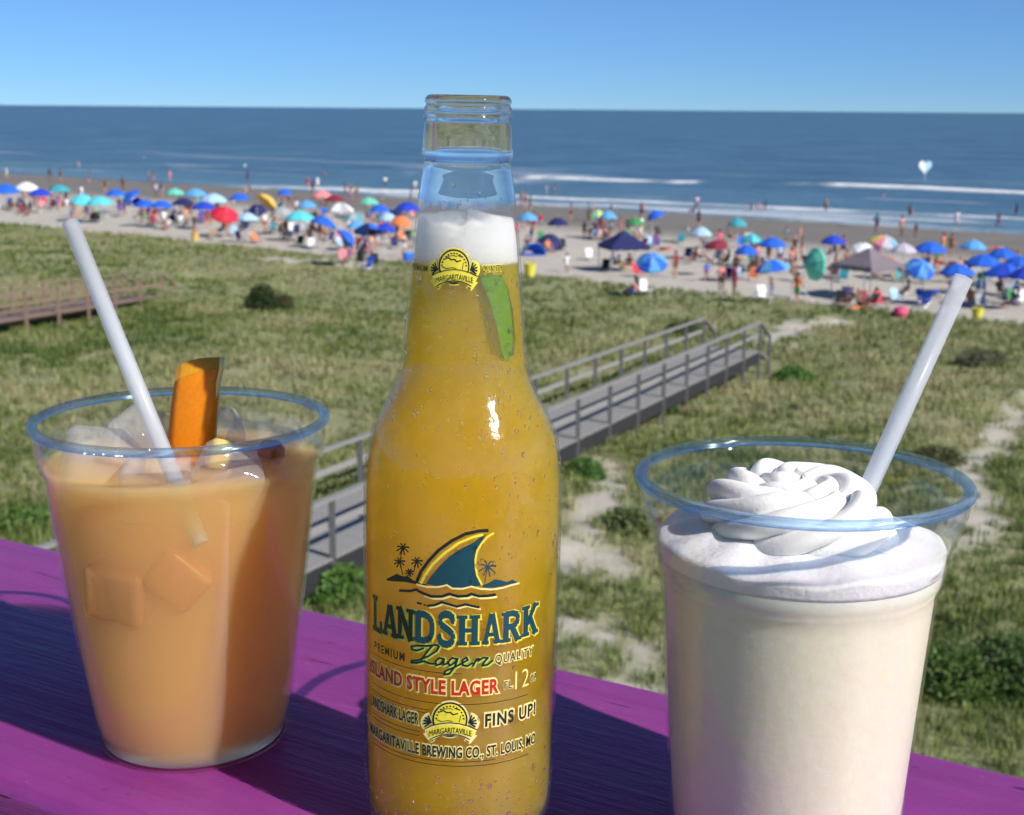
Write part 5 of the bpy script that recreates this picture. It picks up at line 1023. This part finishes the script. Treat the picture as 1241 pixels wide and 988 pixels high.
tub('bucket', 'yellow bucket on the sand at the dune edge near the blue dome tent', 'bucket', 642, 335, 'lemon', [(r*1.3, z*1.3) for r, z in bucket[:-1]]); tub('bucket', 'yellow bucket in the grass at the dune edge beyond the mauve tent', 'bucket', 1184, 388, 'lemon', [(r, z) for r, z in bucket[:-1]])
tub('bucket', 'small yellow bucket at the dune edge below the red umbrella', 'bucket', 237, 291, 'yellow', bucket[:-1]); tub('beach_bag', 'round pink beach bag at the dune edge', 'bag', 1091, 384, 'hotpink', [(1e-5, 0), (0.26, 0.02), (0.36, 0.2), (0.32, 0.42), (0.2, 0.48), (0.12, 0.46)])
tub('trash_can', 'dark litter bin standing at the dune edge', 'bin', 437, 317, 'black', [(1e-5, 0), (0.22, 0), (0.27, 0.85), (0.29, 0.88), (0.25, 1.0), (0.1, 1.05), (1e-5, 1.06)])
ck = empty('cooler', on_ground(496, 316), 0.5); tag(ck, 'blue cooler box with a white lid beside the bottle neck', 'cooler'); ob = obj('body', bevbox('body', (0.75, 0.48, 0.50), 0.04, 2), fab('blue'), ck); ob.location = (0, 0, 0.25); ob = obj('lid', bevbox('lid', (0.79, 0.52, 0.10), 0.03, 2), fab('skyblue'), ck); ob.location = (0, 0, 0.552)
ob = obj('handle', mesh('handle', *tube([(-0.40, 0, 0.3), (-0.45, 0, 0.42), (0.45, 0, 0.42), (0.40, 0, 0.3)], 0.015, 5)), METAL, ck)
# heart-shaped kite
d_ = ray(1121, 202); kp = CAM + d_*(128/d_[1]); ke = empty('kite', kp, 0.3); tag(ke, 'white heart-shaped kite flying low over the surf', 'kite')
def heart(sc_, th, half):
    pts = []
    for k in range(28):
        t_ = 2*math.pi*k/28; x = 16*math.sin(t_)**3; z = 13*math.cos(t_)-5*math.cos(2*t_)-2*math.cos(3*t_)-math.cos(4*t_)
        pts.append((x/17*sc_, z/17*sc_))
    sel = [p for p in pts if (p[0] <= 0.001 if half < 0 else p[0] >= -0.001)]
    n = len(sel); V = [(x, -th, z) for x, z in sel] + [(x, th, z) for x, z in sel]; c = (0.35*half*sc_, z) 
    return mesh('panel', V, [tuple(range(n)), tuple(reversed(range(n, 2*n)))] + [(i, (i+1) % n, (i+1) % n+n, i+n) for i in range(n)])
obj('panel', heart(0.72, 0.05, -1), fab('white'), ke); obj('panel', heart(0.72, 0.05, 1), fab('lightblue'), ke)
obj('tail', mesh('tail', *tube([(0, 0, -0.7), (0.1, 0, -1.0), (0.02, 0, -1.25)], 0.03, 5)), fab('white'), ke)
